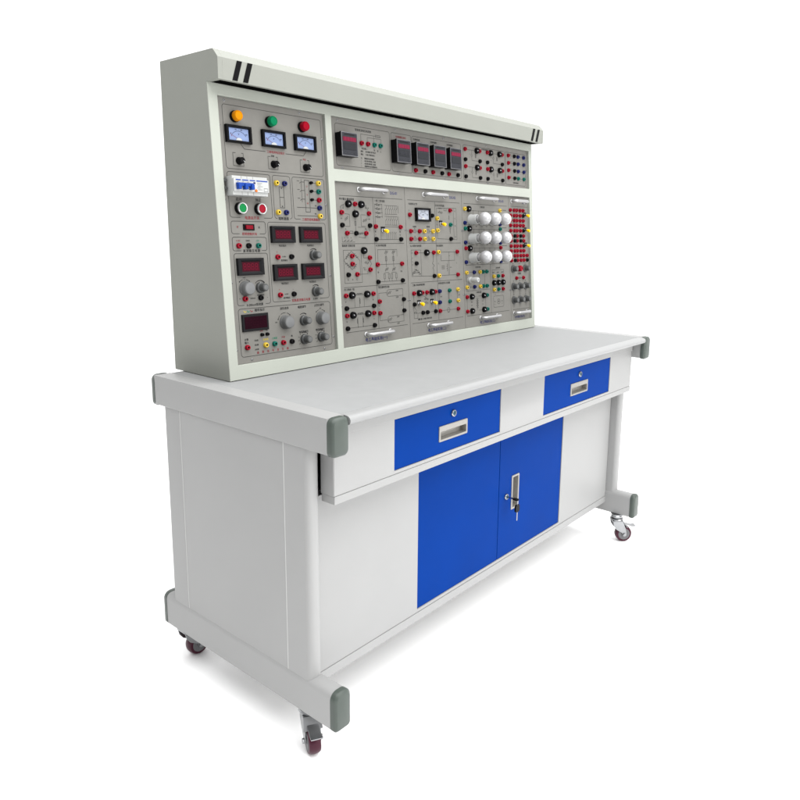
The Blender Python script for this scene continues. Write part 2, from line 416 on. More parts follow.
# castors
def castor(sx, sy, ang):
    Mx = Matrix.Translation((sx, sy, -LIFT)) @ Matrix.Rotation(ang, 4, 'Z')
    ax, az, R, hw = .031, .0345, .0345, .0145
    mb = MB()                                        # swivel head: plate, two races, kingpin
    mb.loft([[(a, b, z) for a, b in rrect(-.021, .021, -.019, .019, .004, 3)] for z in (.1168, .1196)])
    mb.lathe([(.0195, .1165), (.0225, .113), (.0225, .107), (.0200, .105)], seg=28)
    mb.lathe([(.0180, .1045), (.0255, .1035), (.0275, .099), (.0255, .0945), (.016, .0938)], seg=28)
    root = put('castor', mb.mesh('castor_head', ['zinc'], smooth=35), bench, Mx)
    mb = MB()
    for s in (-1, 1):
        y0, y1 = sorted((s*.0185, s*.0210))
        P = [(-.021, .0935), (.021, .0935), (ax+.004, .060), (ax+.0085, az+.004), (ax+.006, az-.007), (ax, az-.0095), (ax-.006, az-.007), (ax-.0095, az+.006), (-.004, .056), (-.016, .072)]
        mb.loft([[(a, y, b) for a, b in P] for y in (y0, y1)])
    mb.box(-.022, .022, -.0210, .0210, .0905, .0936)
    fp = [(.0215, .0935), (.0240, .0925), (.0420, .0660), (.0405, .0650)]
    mb.loft([[(x, -.0210-.0035*(x > .03), z), (x, .0210+.0035*(x > .03), z), (x-.0020, .0210+.0035*(x > .03), z-.0012), (x-.0020, -.0210-.0035*(x > .03), z-.0012)] for x, z in fp[:3]])
    Rx = Matrix.Rotation(PI/2, 4, 'X')
    mb.lathe([(.0045, -.026), (.0065, -.0255), (.0065, -.0215), (.004, -.021), (.004, .021), (.0065, .0215), (.0065, .0255), (.0045, .026)], (ax, 0, az), 12, M4=Rx)
    put('fork', mb.mesh('fork', ['zinc'], smooth=30), root, Mx, bev=.0006)
    mb = MB()
    mb.lathe([(.0240, -hw+.001), (.0240, -hw-.0014), (.0215, -hw-.0020), (.0190, -hw-.0012), (.0100, -hw-.0012), (.0090, -hw-.0024), (.004, -hw-.0024)], (ax, 0, az), 36, 1, M4=Rx)
    mb.lathe([(.0240, hw-.001), (.0240, hw+.0014), (.0215, hw+.0020), (.0190, hw+.0012), (.0100, hw+.0012), (.0090, hw+.0024), (.004, hw+.0024)], (ax, 0, az), 36, 1, M4=Rx)
    mb.lathe([(.0255, -hw-.0004), (.031, -hw), (.0338, -hw*.6), (R, 0), (.0338, hw*.6), (.031, hw), (.0255, hw+.0004)], (ax, 0, az), 40, 0, M4=Rx)
    put('wheel', mb.mesh('wheel', ['maroon', 'hub'], smooth=35), root, Mx)
    mb = MB()                                        # foot brake: sloping plate with a turned up toe
    prof = [(.020, .0775), (.046, .0715), (.064, .0655), (.080, .0670)]
    mb.loft([[(x, -.0145, z), (x, .0145, z), (x, .0145, z+.0026), (x, -.0145, z+.0026)] for x, z in prof])
    put('brake_pedal', mb.mesh('brake_pedal', ['zinc'], smooth=30), root, Mx, bev=.0005)
castor(.040, .120, math.atan2(-.85, -.46))
castor(1.692, .055, math.atan2(-.72, .69))
castor(.046, .672, 0.0)
castor(1.708, .640, math.atan2(-.5, .8))

# key hanging in the door lock
keys = thing('key', 'black headed key in the lock of the right blue door, spare key hanging from it', 'key', (.9117, YD, .3743))
mb = MB()
ky = YD-.002
R = Matrix.Rotation(PI/2, 4, 'X')
mb.box(.9105, .9129, ky-.018, ky, .3725, .3761); mb.box(.9100, .9134, ky-.024, ky-.017, .3715, .3771)
obj('key_blade', mb, ['zinc'], keys, bev=.0004)
mb = MB(); mb.loft([[(x, y, z) for x, y in rrect(.9040, .9194, ky-.0445, ky-.0235, .005, 5)] for z in (.3722, .3764)])
obj('key_head', mb, ['black'], keys, bev=.0008)
mb = MB(); ring = [(.9117+.005*math.sin(2*PI*i/24), ky-.040+.003*math.sin(2*PI*i/24), .3650+.0105*math.cos(2*PI*i/24)) for i in range(25)]
mb.tube(ring, .0008, 8); obj('ring', mb, ['zinc'], keys, smooth=60)
mb = MB(); P = rrect(.9000, .9240, .3320, .3580, .007, 5)
mb.loft([[(a, y, b) for a, b in P] for y in (ky-.043, ky-.037)]); obj('key_head', mb, ['black'], keys, bev=.0008)
mb = MB(); mb.box(.9098, .9144, ky-.0412, ky-.0392, .3020, .3322); obj('key_blade', mb, ['zinc'], keys, bev=.0004)

# ================================================================== CONTROL CONSOLE
OX = Vector((0, .4657, ZT))
TH = math.atan2(.0537, .7664)
F = Matrix(((1, 0, 0, 0), (0, math.sin(TH), -math.cos(TH), OX.y), (0, math.cos(TH), math.sin(TH), OX.z), (0, 0, 0, 1)))
def fw(u, v, n): return F @ Vector((u, v, n))
CL, CR, CB, CT = .0854, 1.6640, .7306, 1.6845
console = thing('control_console', 'sage grey sloping control console with meters and knobs standing on the white workbench', 'control console', ((CL+CR)/2, .60, ZT))
HR = 1.6747; HY, HZ0, HZ1 = .469, 1.6083, 1.6605
# shell: side sheets, back and hood
side = [(.4757, ZT+.0016), (CB, ZT+.0016), (CB, CT), (.489, 1.6823), (HY, HZ1), (HY, HZ0), (.5190+.010, HZ0)]
def side_sheet(x0, x1):
    mb = MB(); mb.loft([[(x, y, z) for y, z in side] for x in (x0, x1)])
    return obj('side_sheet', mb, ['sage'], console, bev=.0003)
FY = lambda v, n: fw(0, v, n)
side[0] = (FY(.0016, 0).y, ZT+.0016); side[6] = (FY(.7685, 0).y, HZ0)
side_sheet(CL, CL+.014); 
sr = list(side)
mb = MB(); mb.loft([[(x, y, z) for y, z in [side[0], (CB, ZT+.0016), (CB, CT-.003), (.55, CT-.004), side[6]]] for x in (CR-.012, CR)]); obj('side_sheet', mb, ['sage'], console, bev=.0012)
mb = MB(); mb.box(CL+.0145, CR-.0125, CB-.012, CB-.001, ZT+.002, CT-.004); obj('back_sheet', mb, ['sage'], console)
t = .0125
hood = [(CB-.0005, CT), (.489, 1.6823), (HY, HZ1), (HY, HZ0), (HY+t, HZ0), (HY+t, HZ1-.006), (.496, 1.6700), (CB-.0005, CT-.010)]
mb = MB(); mb.loft([[(x, y, z) for y, z in hood] for x in (CL+.01405, HR-.0132)])
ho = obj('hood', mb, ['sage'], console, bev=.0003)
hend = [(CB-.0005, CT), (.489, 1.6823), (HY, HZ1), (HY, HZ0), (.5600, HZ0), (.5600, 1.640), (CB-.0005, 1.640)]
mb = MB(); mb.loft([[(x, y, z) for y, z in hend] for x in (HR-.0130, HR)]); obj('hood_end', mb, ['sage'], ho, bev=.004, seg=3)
mb = MB()                                             # black box painting the deep shade of the hollow under the hood
mb.box(CL+.018, HR-.020, HY+t+.0003, .5190, HZ0+.0008, HZ0+.012); obj('slot_shade', mb, ['gap'], ho)
def stripe(x0, w):
    P = [(x0-.0155, HZ0+.0025), (x0-.0155+w, HZ0+.0025), (x0+w, HZ1-.0005), (x0, HZ1-.0005)]
    mb = MB(); mb.loft([[(a, y, b) for a, b in P] for y in (HY-.0012, HY+.0005)]); obj('stripe', mb, ['black'], ho)
for x0 in (.1430, .1755, 1.5905, 1.6258): stripe(x0, .0152)

# front frame with three openings
OP = [(.1150, .4860, .0415, .7400), (.5115, 1.6400, .5855, .7400), (.5115, 1.6400, .0415, .5495)]
us = sorted({CL, CR} | {o[0] for o in OP} | {o[1] for o in OP}); vs = sorted({.0018, .7690} | {o[2] for o in OP} | {o[3] for o in OP})
mb = MB(); mb.cells([u if u != CL else CL+.0006 for u in us], vs, lambda u, v: not any(o[0] < u < o[1] and o[2] < v < o[3] for o in OP), -.016, .0006)
put('front_frame', mb.mesh('front_frame', ['frame']), console, F, bev=.0014)
mb = MB(); mb.box(CL+.016, CR-.014, .006, .762, -.030, -.0205); put('backing_plate', mb.mesh('backing_plate', ['matt_black']), console, F)

NP = -.009                                            # face of every panel, 9 mm behind the frame
PN = NP + .00025
PM = ['panel', 'print', 'line', 'rprint', 'bprint', 'gprint', 'yprint']
K, LN, RD, BL, GR, YL = 1, 2, 3, 4, 5, 6
def panel(name, mb, parent, u0, u1, v0, v1):
    b = len(mb.v); mb.box(u0, u1, v0, v1, NP-.0075, NP, 0)
    return put(name, mb.mesh(name, PM), parent, F)

# ------------------------------------------------------------------ small fittings, one mesh per kind
CACHE = {}
def kind(key, build):
    if key not in CACHE: CACHE[key] = build()
    return CACHE[key]
def at(u, v, n=NP, rot=0): return F @ Matrix.Translation((u, v, n)) @ Matrix.Rotation(rot, 4, 'Z')
CN = {'red': 'red', 'black': 'black', 'green': 'teal green', 'yellow': 'yellow', 'navy': 'navy blue'}
def terminal(parent, u, v, c, s=1.0):
    def b():
        mb = MB(); r = .0074*s
        mb.lathe([(r, 0), (r, .0052), (r*.82, .0082), (r*.52, .0086), (r*.40, .0078)], seg=20, mi=0)
        mb.lathe([(r*.41, .0060), (r*.405, .0080)], seg=14, mi=1)
        return mb.mesh('terminal', [c, 'gap'], smooth=35)
    o = put('terminal', kind(('t', c, s), b), parent, at(u, v)); o['label'] = CN[c] + ' terminal'
    return o
def current_jack(parent, u, v):
    def b():
        mb = MB()
        mb.lathe([(.0112, 0), (.0112, .006), (.0098, .0098), (.0062, .0105), (.0050, .0090), (.0048, .002)], seg=24, mi=0)
        mb.lathe([(.0030, .001), (.0030, .0085), (.0018, .0100)], seg=12, mi=1)
        return mb.mesh('current_jack', ['black', 'chrome'], smooth=35)
    return put('current_jack', kind('cj', b), parent, at(u, v))
def toggle(parent, u, v):
    def b0():
        mb = MB(); mb.lathe([(.0068, 0), (.0068, .003), (.0056, .0036), (.0050, .0085), (.0035, .0092)], seg=12); mb.box(-.0075, .0075, .006, .0105, 0, .004, 1)
        return mb.mesh('toggle_switch', ['chrome', 'black'], smooth=30)
    o = put('toggle_switch', kind('tg', b0), parent, at(u, v))
    def b1():
        mb = MB(); mb.tube([(0, 0, .007), (.0004, -.0012, .0105), (.0007, -.0020, .0125), (.0008, -.0023, .0131), (.0015, -.0044, .0190), (.0018, -.0054, .0222), (.0019, -.0057, .0230)], [.0030, .0032, .0036, .0060, .0062, .0054, .0025], 16)
        return mb.mesh('lever', ['tyellow'], smooth=50)
    put('lever', kind('tl', b1), o, at(u, v))
M['tyellow'] = mat('golden_yellow_cap', (.80, .50, .003), .35, var=0, spec=.2)
def knob(parent, u, v, kd, ang=.4):
    def b():
        mb = MB()
        if kd == 'big':
            mb.lathe([(.0205, 0), (.0200, .004), (.0185, .006), (.0178, .019), (.0165, .0215), (.0150, .0220)], seg=36, mi=0)
            mb.lathe([(.0148, .0205), (.0148, .0224), (.0142, .0226)], seg=32, mi=1)
        elif kd == 'small':
            mb.lathe([(.0150, 0), (.0146, .0075), (.0130, .009), (.0108, .0095), (.0102, .0255), (.0088, .0275), (.0070, .0278)], seg=30, mi=2)
            mb.lathe([(.0070, .026), (.0070, .0281), (.0066, .0282)], seg=24, mi=0)
            mb.box(-.0006, .0006, .0108, .0146, .0070, .0088, 3)
        elif kd == 'black':
            mb.lathe([(.0105, 0), (.0100, .004), (.0090, .006), (.0082, .016), (.0070, .0175), (.005, .0176)], seg=24, mi=4)
            mb.box(-.0007, .0007, .002, .0072, .0165, .0181, 3)
        elif kd == 'pot':
            mb.lathe([(.0165, 0), (.0165, .003), (.0115, .0045), (.0108, .019), (.0095, .0215), (.0070, .0218)], seg=30, mi=2)
            mb.lathe([(.0070, .020), (.0070, .0221), (.0064, .0222)], seg=24, mi=0)
        return mb.mesh('knob', ['knob', 'lknob', 'dknob', 'wplastic', 'black'], smooth=30)
    return put('knob', kind(('k', kd), b), parent, at(u, v, NP, ang))
M['lknob'] = mat('light_grey_knob_face', (.125, .128, .130), .4, var=.02, spec=.3)
def pilot(parent, u, v, c, label):
    def b():
        mb = MB(); mb.lathe([(.0150, 0), (.0150, .006), (.0138, .0085), (.012, .0085)], seg=32); return mb.mesh('pilot_lamp', ['black'], smooth=35)
    o = put('pilot_lamp', kind('pl', b), parent, at(u, v), label=label)
    def b2():
        mb = MB(); mb.lathe([(.0134, .004), (.0134, .0120), (.0122, .0126), (.0122, .0136), (.0134, .0142), (.0134, .0168), (.0120, .0176), (.0120, .0184), (.0128, .0192), (.0124, .0208), (.0110, .0222), (.0102, .0222), (.0098, .0214), (.0090, .0214), (.004, .0218)], seg=36)
        return mb.mesh('lens', [c], smooth=40)
    put('lens', kind(('ln', c), b2), o, at(u, v))
def button(parent, u, v, c, label):
    def b():
        mb = MB(); mb.lathe([(.0160, 0), (.0160, .004), (.0155, .0075), (.0152, .012)], seg=36, mi=1)
        mb.lathe([(.0151, .0105), (.0151, .0150), (.0138, .0166), (.0118, .0162), (.0114, .012)], seg=36, mi=0)
        return mb.mesh('push_button', ['wchrome', 'black'], smooth=35)
    o = put('push_button', kind('pb', b), parent, at(u, v), label=label)
    def b2():
        mb = MB(); mb.lathe([(.0111, .008), (.0111, .0148), (.0100, .0158), (.004, .0160)], seg=30); return mb.mesh('button_cap', [c], smooth=40)
    put('button_cap', kind(('bc', c), b2), o, at(u, v))
M['wchrome'] = mat('bright_ring', (.44, .45, .45), .3, .6, var=.02)
def ring4(u0, u1, v0, v1, n): return [(u0, v0, n), (u1, v0, n), (u1, v1, n), (u0, v1, n)]
SEG7 = {'a': ((-.5, 1), (.5, 1)), 'b': ((.5, 1), (.5, 0)), 'c': ((.5, 0), (.5, -1)), 'd': ((-.5, -1), (.5, -1)), 'e': ((-.5, 0), (-.5, -1)), 'f': ((-.5, 1), (-.5, 0)), 'g': ((-.5, 0), (.5, 0))}
def digits(mb, uc, vc, n, pitch, h, count, mi, w=.0014):
    for k in range(count):
        u = uc + (k-(count-1)/2)*pitch
        for a, b in SEG7.values():
            s = .84; ma = ((a[0]+b[0])/2, (a[1]+b[1])/2)
            pa = [(ma[0]+(p[0]-ma[0])*s, ma[1]+(p[1]-ma[1])*s) for p in (a, b)]
            mb.line([(u+p[0]*h*.5, vc+p[1]*h/2) for p in pa], w, n, mi)
        mb.disc(u+h*.42, vc-h/2, w*.6, n, mi, 8)
def digital_meter(parent, u, v, w=.0855, h=.0460):
    def b():
        mb = MB(); a, c = w/2, h/2
        mb.loft([ring4(-a, a, -c, c, 0), ring4(-a, a, -c, c, .0075), ring4(-a+.0012, a-.0012, -c+.0012, c-.0012, .0088), ring4(-a*.82, a*.82, -c*.76, c*.76, .0088), ring4(-a*.66, a*.66, -c*.56, c*.56, .0052)], True, False, 0)
        return mb.mesh('digital_meter', ['matt_black'], smooth=20)
    o = put('digital_meter', kind(('dm', w), b), parent, at(u, v))
    def b2():
        mb = MB(); a, c = w/2, h/2
        mb.box(-a*.665, a*.665, -c*.565, c*.565, .002, .0053, 0); digits(mb, -.001, 0, .0056, .0128, .0155, 4, 1, .0020)
        return mb.mesh('display', ['window', 'segment'])
    put('display', kind(('dd', w), b2), o, at(u, v))
def analog_meter(parent, u, v, w, h, face, unit):
    def b():
        mb = MB(); a, c = w/2, h/2
        mb.loft([ring4(-a, a, -c, c, 0), ring4(-a, a, -c, c, .0085), ring4(-a+.001, a-.001, -c+.001, c-.001, .0095), ring4(-a+.007, a-.007, -c+.0055, c-.0055, .0095), ring4(-a+.0085, a-.0085, -c+.007, c-.007, .0045)], True, False, 0)
        return mb.mesh('analog_meter', ['black'], smooth=20)
    o = put('analog_meter', kind(('am', w), b), parent, at(u, v))
    def b2():
        mb = MB(); a, c = w/2-.0085, h/2-.007
        mb.box(-a, a, -c, c, .0015, .0046, 0); n = .0049; k = h/.045
        mb.arc(0, -c*1.25, c*1.78, 34, 146, n, .0008, 1, 24)
        for i in range(11):
            t = math.radians(38+104*i/10); r0 = c*1.80; r1 = r0+(.0028 if i % 5 == 0 else .0016)*k
            mb.line([(r0*math.cos(t), -c*1.25+r0*math.sin(t)), (r1*math.cos(t), -c*1.25+r1*math.sin(t))], .0006, n, 1)
        for i, tx in enumerate(('0', '150', '300', '450')):
            t = math.radians(140-100*i/3); r = c*2.12
            mb.text(tx, r*math.cos(t)*.98, -c*1.25+r*math.sin(t)-.0004, .0042*k, n, 1)
        mb.text(unit, 0, c*.02, .0066*k, n, 1)
        mb.line([(-c*.1, -c*.8), (-a*.86, c*.02)], .0007, n+.0004, 2)
        mb.disc(-a*.72, -c*.35, .0011*k, n, 2, 8)
        seg = 14; mb.add([(c*.62*math.cos(PI*i/seg), -c+c*.42*math.sin(PI*i/seg), n+.0008) for i in range(seg+1)], [list(range(seg+1))], 3)
        return mb.mesh('dial', [face, 'print', 'rprint', 'wplastic'])
    put('dial', kind(('ad', w), b2), o, at(u, v))
def process_meter(parent, u0, u1, v0, v1, counter=False):
    w, h = u1-u0, v1-v0; uc, vc = (u0+u1)/2, (v0+v1)/2; a, c = w/2, h/2
    mb = MB()
    mb.loft([ring4(-a+.001, a-.001, -c+.001, c-.001, 0), ring4(-a+.001, a-.001, -c+.001, c-.001, .021), ring4(-a, a, -c, c, .0215), ring4(-a, a, -c, c, .0255)], True, True, 0)
    o = put('panel_meter', mb.mesh('panel_meter', ['black'], smooth=20), parent, at(uc, vc), bev=.0008)
    mb = MB(); n0 = .0257
    mb.loft([ring4(-a+.0012, a-.0012, -c+.0012, c-.0012, n0), ring4(-a+.0012, a-.0012, -c+.0012, c-.0012, n0+.0022), ring4(-a+.0024, a-.0024, -c+.0024, c-.0024, n0+.0024), ring4(-a+.0032, a-.0032, -c+.0032, c-.0032, n0+.0012)], True, True, 0, mis=[1, 1, 1, 0])
    mb.rect(-a*.60, a*.62, c*.72, c*.83, n0+.0016, 2)
    for i in range(4):
        uu = -a*.55 + a*.38*i
        mb.rect(uu-.0028, uu+.0028, -c*.79, -c*.66, n0+.0016, 3)
        mb.line([(uu-.001, -c*.725), (uu+.001, -c*.725)], .0006, n0+.0019, 1)
    fa = put('fascia', mb.mesh('fascia', ['fascia', 'alurim', 'print', 'lcd'], smooth=20), o, at(uc, vc))
    mb = MB(); mb.box(-a*.80, a*.80, c*.24, c*.58, n0+.0008, n0+.0024, 0)
    digits(mb, 0, c*.41, n0+.0026, a*.36, c*.26, 4, 1, .0008); put('display', mb.mesh('display', ['pink', 'pinkseg']), o, at(uc, vc))
    mb = MB(); mb.box(-a*.74, a*.74, -c*.44, c*.10, n0+.0008, n0+.0022, 0)
    if counter:
        for i in range(5): mb.box(-a*.58+a*.27*i, -a*.58+a*.27*i+a*.14, -c*.32, 0, n0+.0020, n0+.0030, 1)
    put('setpoint_window', mb.mesh('setpoint_window', ['lcd', 'fascia']), o, at(uc, vc))
M['pinkseg'] = mat('pink_segment', (.22, .020, .048), .35, var=0, spec=.06)
def screw(parent, u, v):
    def b():
        mb = MB(); mb.lathe([(.0034, 0), (.0032, .0012), (.002, .0018), (.0006, .0019)], seg=14); mb.box(-.0024, .0024, -.0005, .0005, .0012, .0021, 1); return mb.mesh('screw', ['screw', 'gap'], smooth=40)
    put('screw', kind('sc', b), parent, at(u, v, NP, random.random()*3))
def rbox(mb, u0, u1, v0, v1, r=.007, w=.0014, gap=None, mi=LN):
    # rounded printed border, open along the bottom where a caption sits
    P = rrect(u0, u1, v0, v1, r, 4)
    if not gap: mb.line(P, w, PN, mi, True); return
    k = 0
    P = P[5:] + P[:5]                                   # begin at the lower right corner
    mb.line([(gap[1], v0)] + P + [(gap[0], v0)], w, PN, mi)

# ------------------------------------------------------------------ power panel (left)
PX = .003
mb = MB(); T = mb.text
rbox(mb, .1325, .4750, .5600, .7225)
mb.line([(.183,.6265),(.194,.614),(.264,.614)], .0012, PN, LN); mb.line([(.335,.614),(.401,.614),(.412,.6265)], .0012, PN, LN)
T('三相电网电压指示', .3000, .6140, .0078, PN, RD)
for u in (.172, .288, .404):
    mb.line([(u-.0075,.602),(u-.0165,.602),(u-.0165,.5685),(u+.0165,.5685),(u+.0165,.602),(u+.0105,.602)], .0011, PN, LN)
T('电压', .404, .6035, .0060, PN, RD); T('测量', .288, .6035, .0060, PN, LN)
rbox(mb, .1320, .2735, .4340, .5520, gap=(.165, .243)); T('电源总开关', .2030, .4330, .0098, PN, RD)
T('启动', .1640, .4815, .0098, PN, K); T('停止', .2280, .4815, .0098, PN, K)
rbox(mb, .2815, .3445, .4340, .5520, gap=(.2900, .3360)); T('熔断器座', .3130, .4335, .0095, PN, K)
mb.line([(.3035,.522),(.3195,.522),(.3195,.464),(.3035,.464)], .0012, PN, LN, True); mb.line([(.3035,.493),(.3195,.493)], .0012, PN, LN)
mb.disc(.3115, .5180, .0022, PN, LN); mb.disc(.3115, .4680, .0022, PN, LN)
rbox(mb, .3520, .4750, .4340, .5520, gap=(.3750, .4560)); T('三相四线电源输出', .4160, .4330, .0086, PN, RD)
mb.line([(.3980,.5455),(.4150,.5455),(.4150,.4550),(.3980,.4550)], .0012, PN, LN, True)
for i, v in enumerate((.539, .515, .4905)):
    mb.line([(.370,v+.003),(.379,v+.003)], .0011, PN, LN); mb.line([(.379,v-.003),(.386,v+.001),(.398,v+.001)], .0011, PN, LN); mb.line([(.415,v),(.449,v)], .0010, PN, LN)
    mb.text('UVW'[i], .4065, v-.011, .0070, PN, RD)
mb.line([(.386,.548),(.386,.482)], .0008, PN, LN)
mb.line([(.365,.4675),(.449,.4675)], .0011, PN, LN); mb.line([(.365,.4440),(.449,.4440)], .0011, PN, LN)
T('N', .437, .4740, .0065, PN, K); T('PE', .435, .4500, .0065, PN, K)
rbox(mb, .1330, .2460, .3910, .4240, .006, gap=(.158, .225)); T('照明控制开关', .1910, .3900, .0082, PN, RD)
T('开', .1530, .4080, .0068, PN, RD); T('关', .2240, .4080, .0068, PN, K)
rbox(mb, .1330, .2460, .3460, .3820, .006, gap=(.160, .228)); T('直流稳压电源', .1935, .3450, .0086, PN, K, space=1.25)
T('+12V', .1510, .3725, .0062, PN, RD); T('GND', .1830, .3725, .0062, PN, K); T('-12V', .2150, .3725, .0062, PN, GR)
rbox(mb, .1345, .2460, .2000, .3385, .006, gap=(.156, .228)); T('0-200mA恒流源', .1920, .1990, .0082, PN, K)
def sweep(u, v, r, n=9, a0=40, a1=140, tick=False, wedge=False):
    if wedge:
        for i in range(10): mb.arc(u, v, r, a0+(a1-a0)*i/10, a0+(a1-a0)*(i+1)/10, PN, .0012+.0022*(1-i/9), K, 3)
    else:
        mb.arc(u, v, r, a0, a0+28, PN, .0013, K, 6); mb.arc(u, v, r, a0+38, a1-38, PN, .0013, K, 6); mb.arc(u, v, r, a1-28, a1, PN, .0013, K, 6)
        mb.disc(u+r*math.cos(math.radians(a0)), v+r*math.sin(math.radians(a0)), .0018, PN, K); mb.disc(u+r*math.cos(math.radians(a1)), v+r*math.sin(math.radians(a1)), .0018, PN, K)
    if tick:
        for i in range(n):
            t = math.radians(215-250*i/(n-1)); mb.line([(u+(r-.002)*math.cos(t), v+(r-.002)*math.sin(t)), (u+(r+.003)*math.cos(t), v+(r+.003)*math.sin(t))], .0013, PN, K)
sweep(.1620, .2440, .0255, a0=50, a1=130); sweep(.2135, .2440, .0205, wedge=True); T('mA', .162, .2742, .0058, PN, K); T('电流调节', .2135, .2240, .0062, PN, K)
T('+', .1430, .2175, .0080, PN, K); T('-', .2360, .2175, .0090, PN, K); T('200mA', .1860, .2170, .0060, PN, K)
rbox(mb, .2540, .4700, .2020, .4235, .007, gap=(.318, .432)); T('双路直流稳压电源', .3580, .2015, .0088, PN, RD); T('0-30V', .4140, .2015, .0075, PN, K)
for vv in (0, -.106):
    T('电压指示', .3020, .3580+vv, .0068, PN, K); T('电流指示', .4070, .3580+vv, .0068, PN, K)
    sweep(.4170, .3290+vv, .0200, a0=55, a1=125, wedge=True)
    T('+', .2800, .3410+vv, .0075, PN, RD); T('-', .3300, .3410+vv, .0085, PN, K); T('0-30V', .3050, .3275+vv, .0056, PN, K); T('直流输出', .3050, .3170+vv, .0062, PN, K)
rbox(mb, .1345, .4710, .0600, .1905, .008)
for i, c in enumerate((YL, GR, RD)): mb.line([(.152+.011*i,.1855),(.156+.011*i,.1805),(.161+.011*i,.1830)], .0016, PN, c)
T('频率指示', .2060, .1835, .0088, PN, K)
T('波形选择', .2930, .1815, .0080, PN, K); T('幅度调节', .3590, .1810, .0080, PN, K); T('占空比调节', .4260, .1815, .0080, PN, K)
T('频率粗调节', .3600, .1080, .0072, PN, K); T('频率细调节', .4250, .1085, .0072, PN, K)
sweep(.2930, .1430, .0265, a0=45, a1=160); sweep(.3620, .1420, .0205, a0=55, a1=125, wedge=True); sweep(.4300, .1430, .0255, a0=50, a1=130)
T('100', .2600, .1440, .0055, PN, K); T('10K', .430, .1720, .0055, PN, K)
for u in (.3600, .4270): sweep(u, .0865, .0205, n=10, tick=True, a0=80, a1=81, wedge=False)
T('正弦', .2060, .1255, .0052, PN, RD); T('TTL', .2250, .1255, .0052, PN, K)
for i, (tx, c) in enumerate((('正弦波', YL), ('三角波', GR), ('方波', RD), ('地', K))): T(tx, .2190+.0315*i, .1005, .0064, PN, c)
T('计数', .1545, .1060, .0070, PN, K); T('输入', .1545, .0975, .0070, PN, K)
for i, tx in enumerate(('20dB', '40dB', '60dB')): T(tx, .1870, .1010-.0125*i, .0066, PN, K)
for i, tx in enumerate('函数信号发生器'): T(tx, .1900+.0176*i, .0665, .0078, PN, RD)
pp = panel('power_panel', mb, console, .1156, .4854, .0421, .7394)
for u, c, lb in ((.1690, 'amber', 'yellow pilot lamp'), (.2840, 'glens', 'green pilot lamp'), (.4010, 'rlens', 'red pilot lamp')): pilot(console, u, .6945, c, lb)
for u in (.1755, .2925, .4075): analog_meter(console, u, .6490, .0810, .0450, 'dial', 'V')
for u in (.1740, .2900, .4070): knob(console, u, .5815, 'black', -2.2)
button(console, .1640, .4575, 'pgreen', 'green start button'); button(console, .2280, .4575, 'red', 'red stop button')
for v in (.531, .451): terminal(console, .2930, v, 'yellow'); terminal(console, .3220, v, 'navy')
for v, c in zip((.5390, .5150, .4905, .4675, .4440), ('yellow', 'green', 'red', 'navy', 'yellow')): terminal(console, .4500, v, c)
for v in (.5390, .5150, .4905): terminal(console, .4215, v, 'black', .62)
for u, c in zip((.1515, .1835, .2165), ('red', 'black', 'green')): terminal(console, u, .3590, c)
digital_meter(console, .1835, .3030, .0870); knob(console, .1640, .2450, 'big'); knob(console, .2130, .2450, 'small', .3)
terminal(console, .1590, .2170, 'red'); terminal(console, .2115, .2170, 'black')
for u in (.3035, .4080): digital_meter(console, u, .3895); digital_meter(console, u, .2835)
for v in (.3270, .2205): terminal(console, .2805, v, 'red'); terminal(console, .3305, v, 'black'); knob(console, .4160, v+.003, 'small', .5)
for u, v, kd in ((.2930, .1425, 'big'), (.3620, .1415, 'small'), (.4310, .1430, 'big'), (.3600, .0865, 'small'), (.4270, .0870, 'small')): knob(console, u, v, kd, .6)
for u, c in zip((.1545, .2170, .2485, .2800, .3115), ('red', 'yellow', 'green', 'red', 'black')): terminal(console, u, .0850, c)
for u in (.2065, .2245): terminal(console, u, .1150, 'black', .66)
for u, v in ((.140,.7315),(.395,.7330),(.478,.668),(.1205,.667),(.4785,.478),(.1205,.478),(.479,.268),(.1205,.262),(.478,.082),(.1205,.080),(.168,.0505),(.438,.0500)): screw(console, u, v)
# frequency counter screen
mb = MB(); mb.loft([ring4(-.044,.044,-.0235,.0235,0), ring4(-.044,.044,-.0235,.0235,.004), ring4(-.0425,.0425,-.022,.022,.005)])
o = put('frequency_counter', mb.mesh('frequency_counter', ['matt_black'], smooth=20), console, at(.1870, .1515))
mb = MB(); mb.box(-.0375,.0375,-.0165,.0165,.0035,.0054,0); digits(mb, 0, .001, .0057, .0118, .0150, 6, 1, .0011); put('display', mb.mesh('display', ['screen', 'dimseg']), o, at(.1870, .1515))
# rocker switch
mb = MB(); mb.loft([ring4(-.0182,.0182,-.0082,.0082,0), ring4(-.0182,.0182,-.0082,.0082,.0024), ring4(-.0172,.0172,-.0072,.0072,.003)])
o = put('rocker_switch', mb.mesh('rocker_switch', ['black'], smooth=20), console, at(.1890, .4085))
mb = MB(); mb.loft([[(x, -.0050, z), (x, .0050, z), (x, .0050, .002), (x, -.0050, .002)] for x, z in ((-.0125,.0075),(-.001,.0045),(.0125,.0036))]); put('rocker', mb.mesh('rocker', ['rocker'], smooth=20), o, at(.1890, .4085))
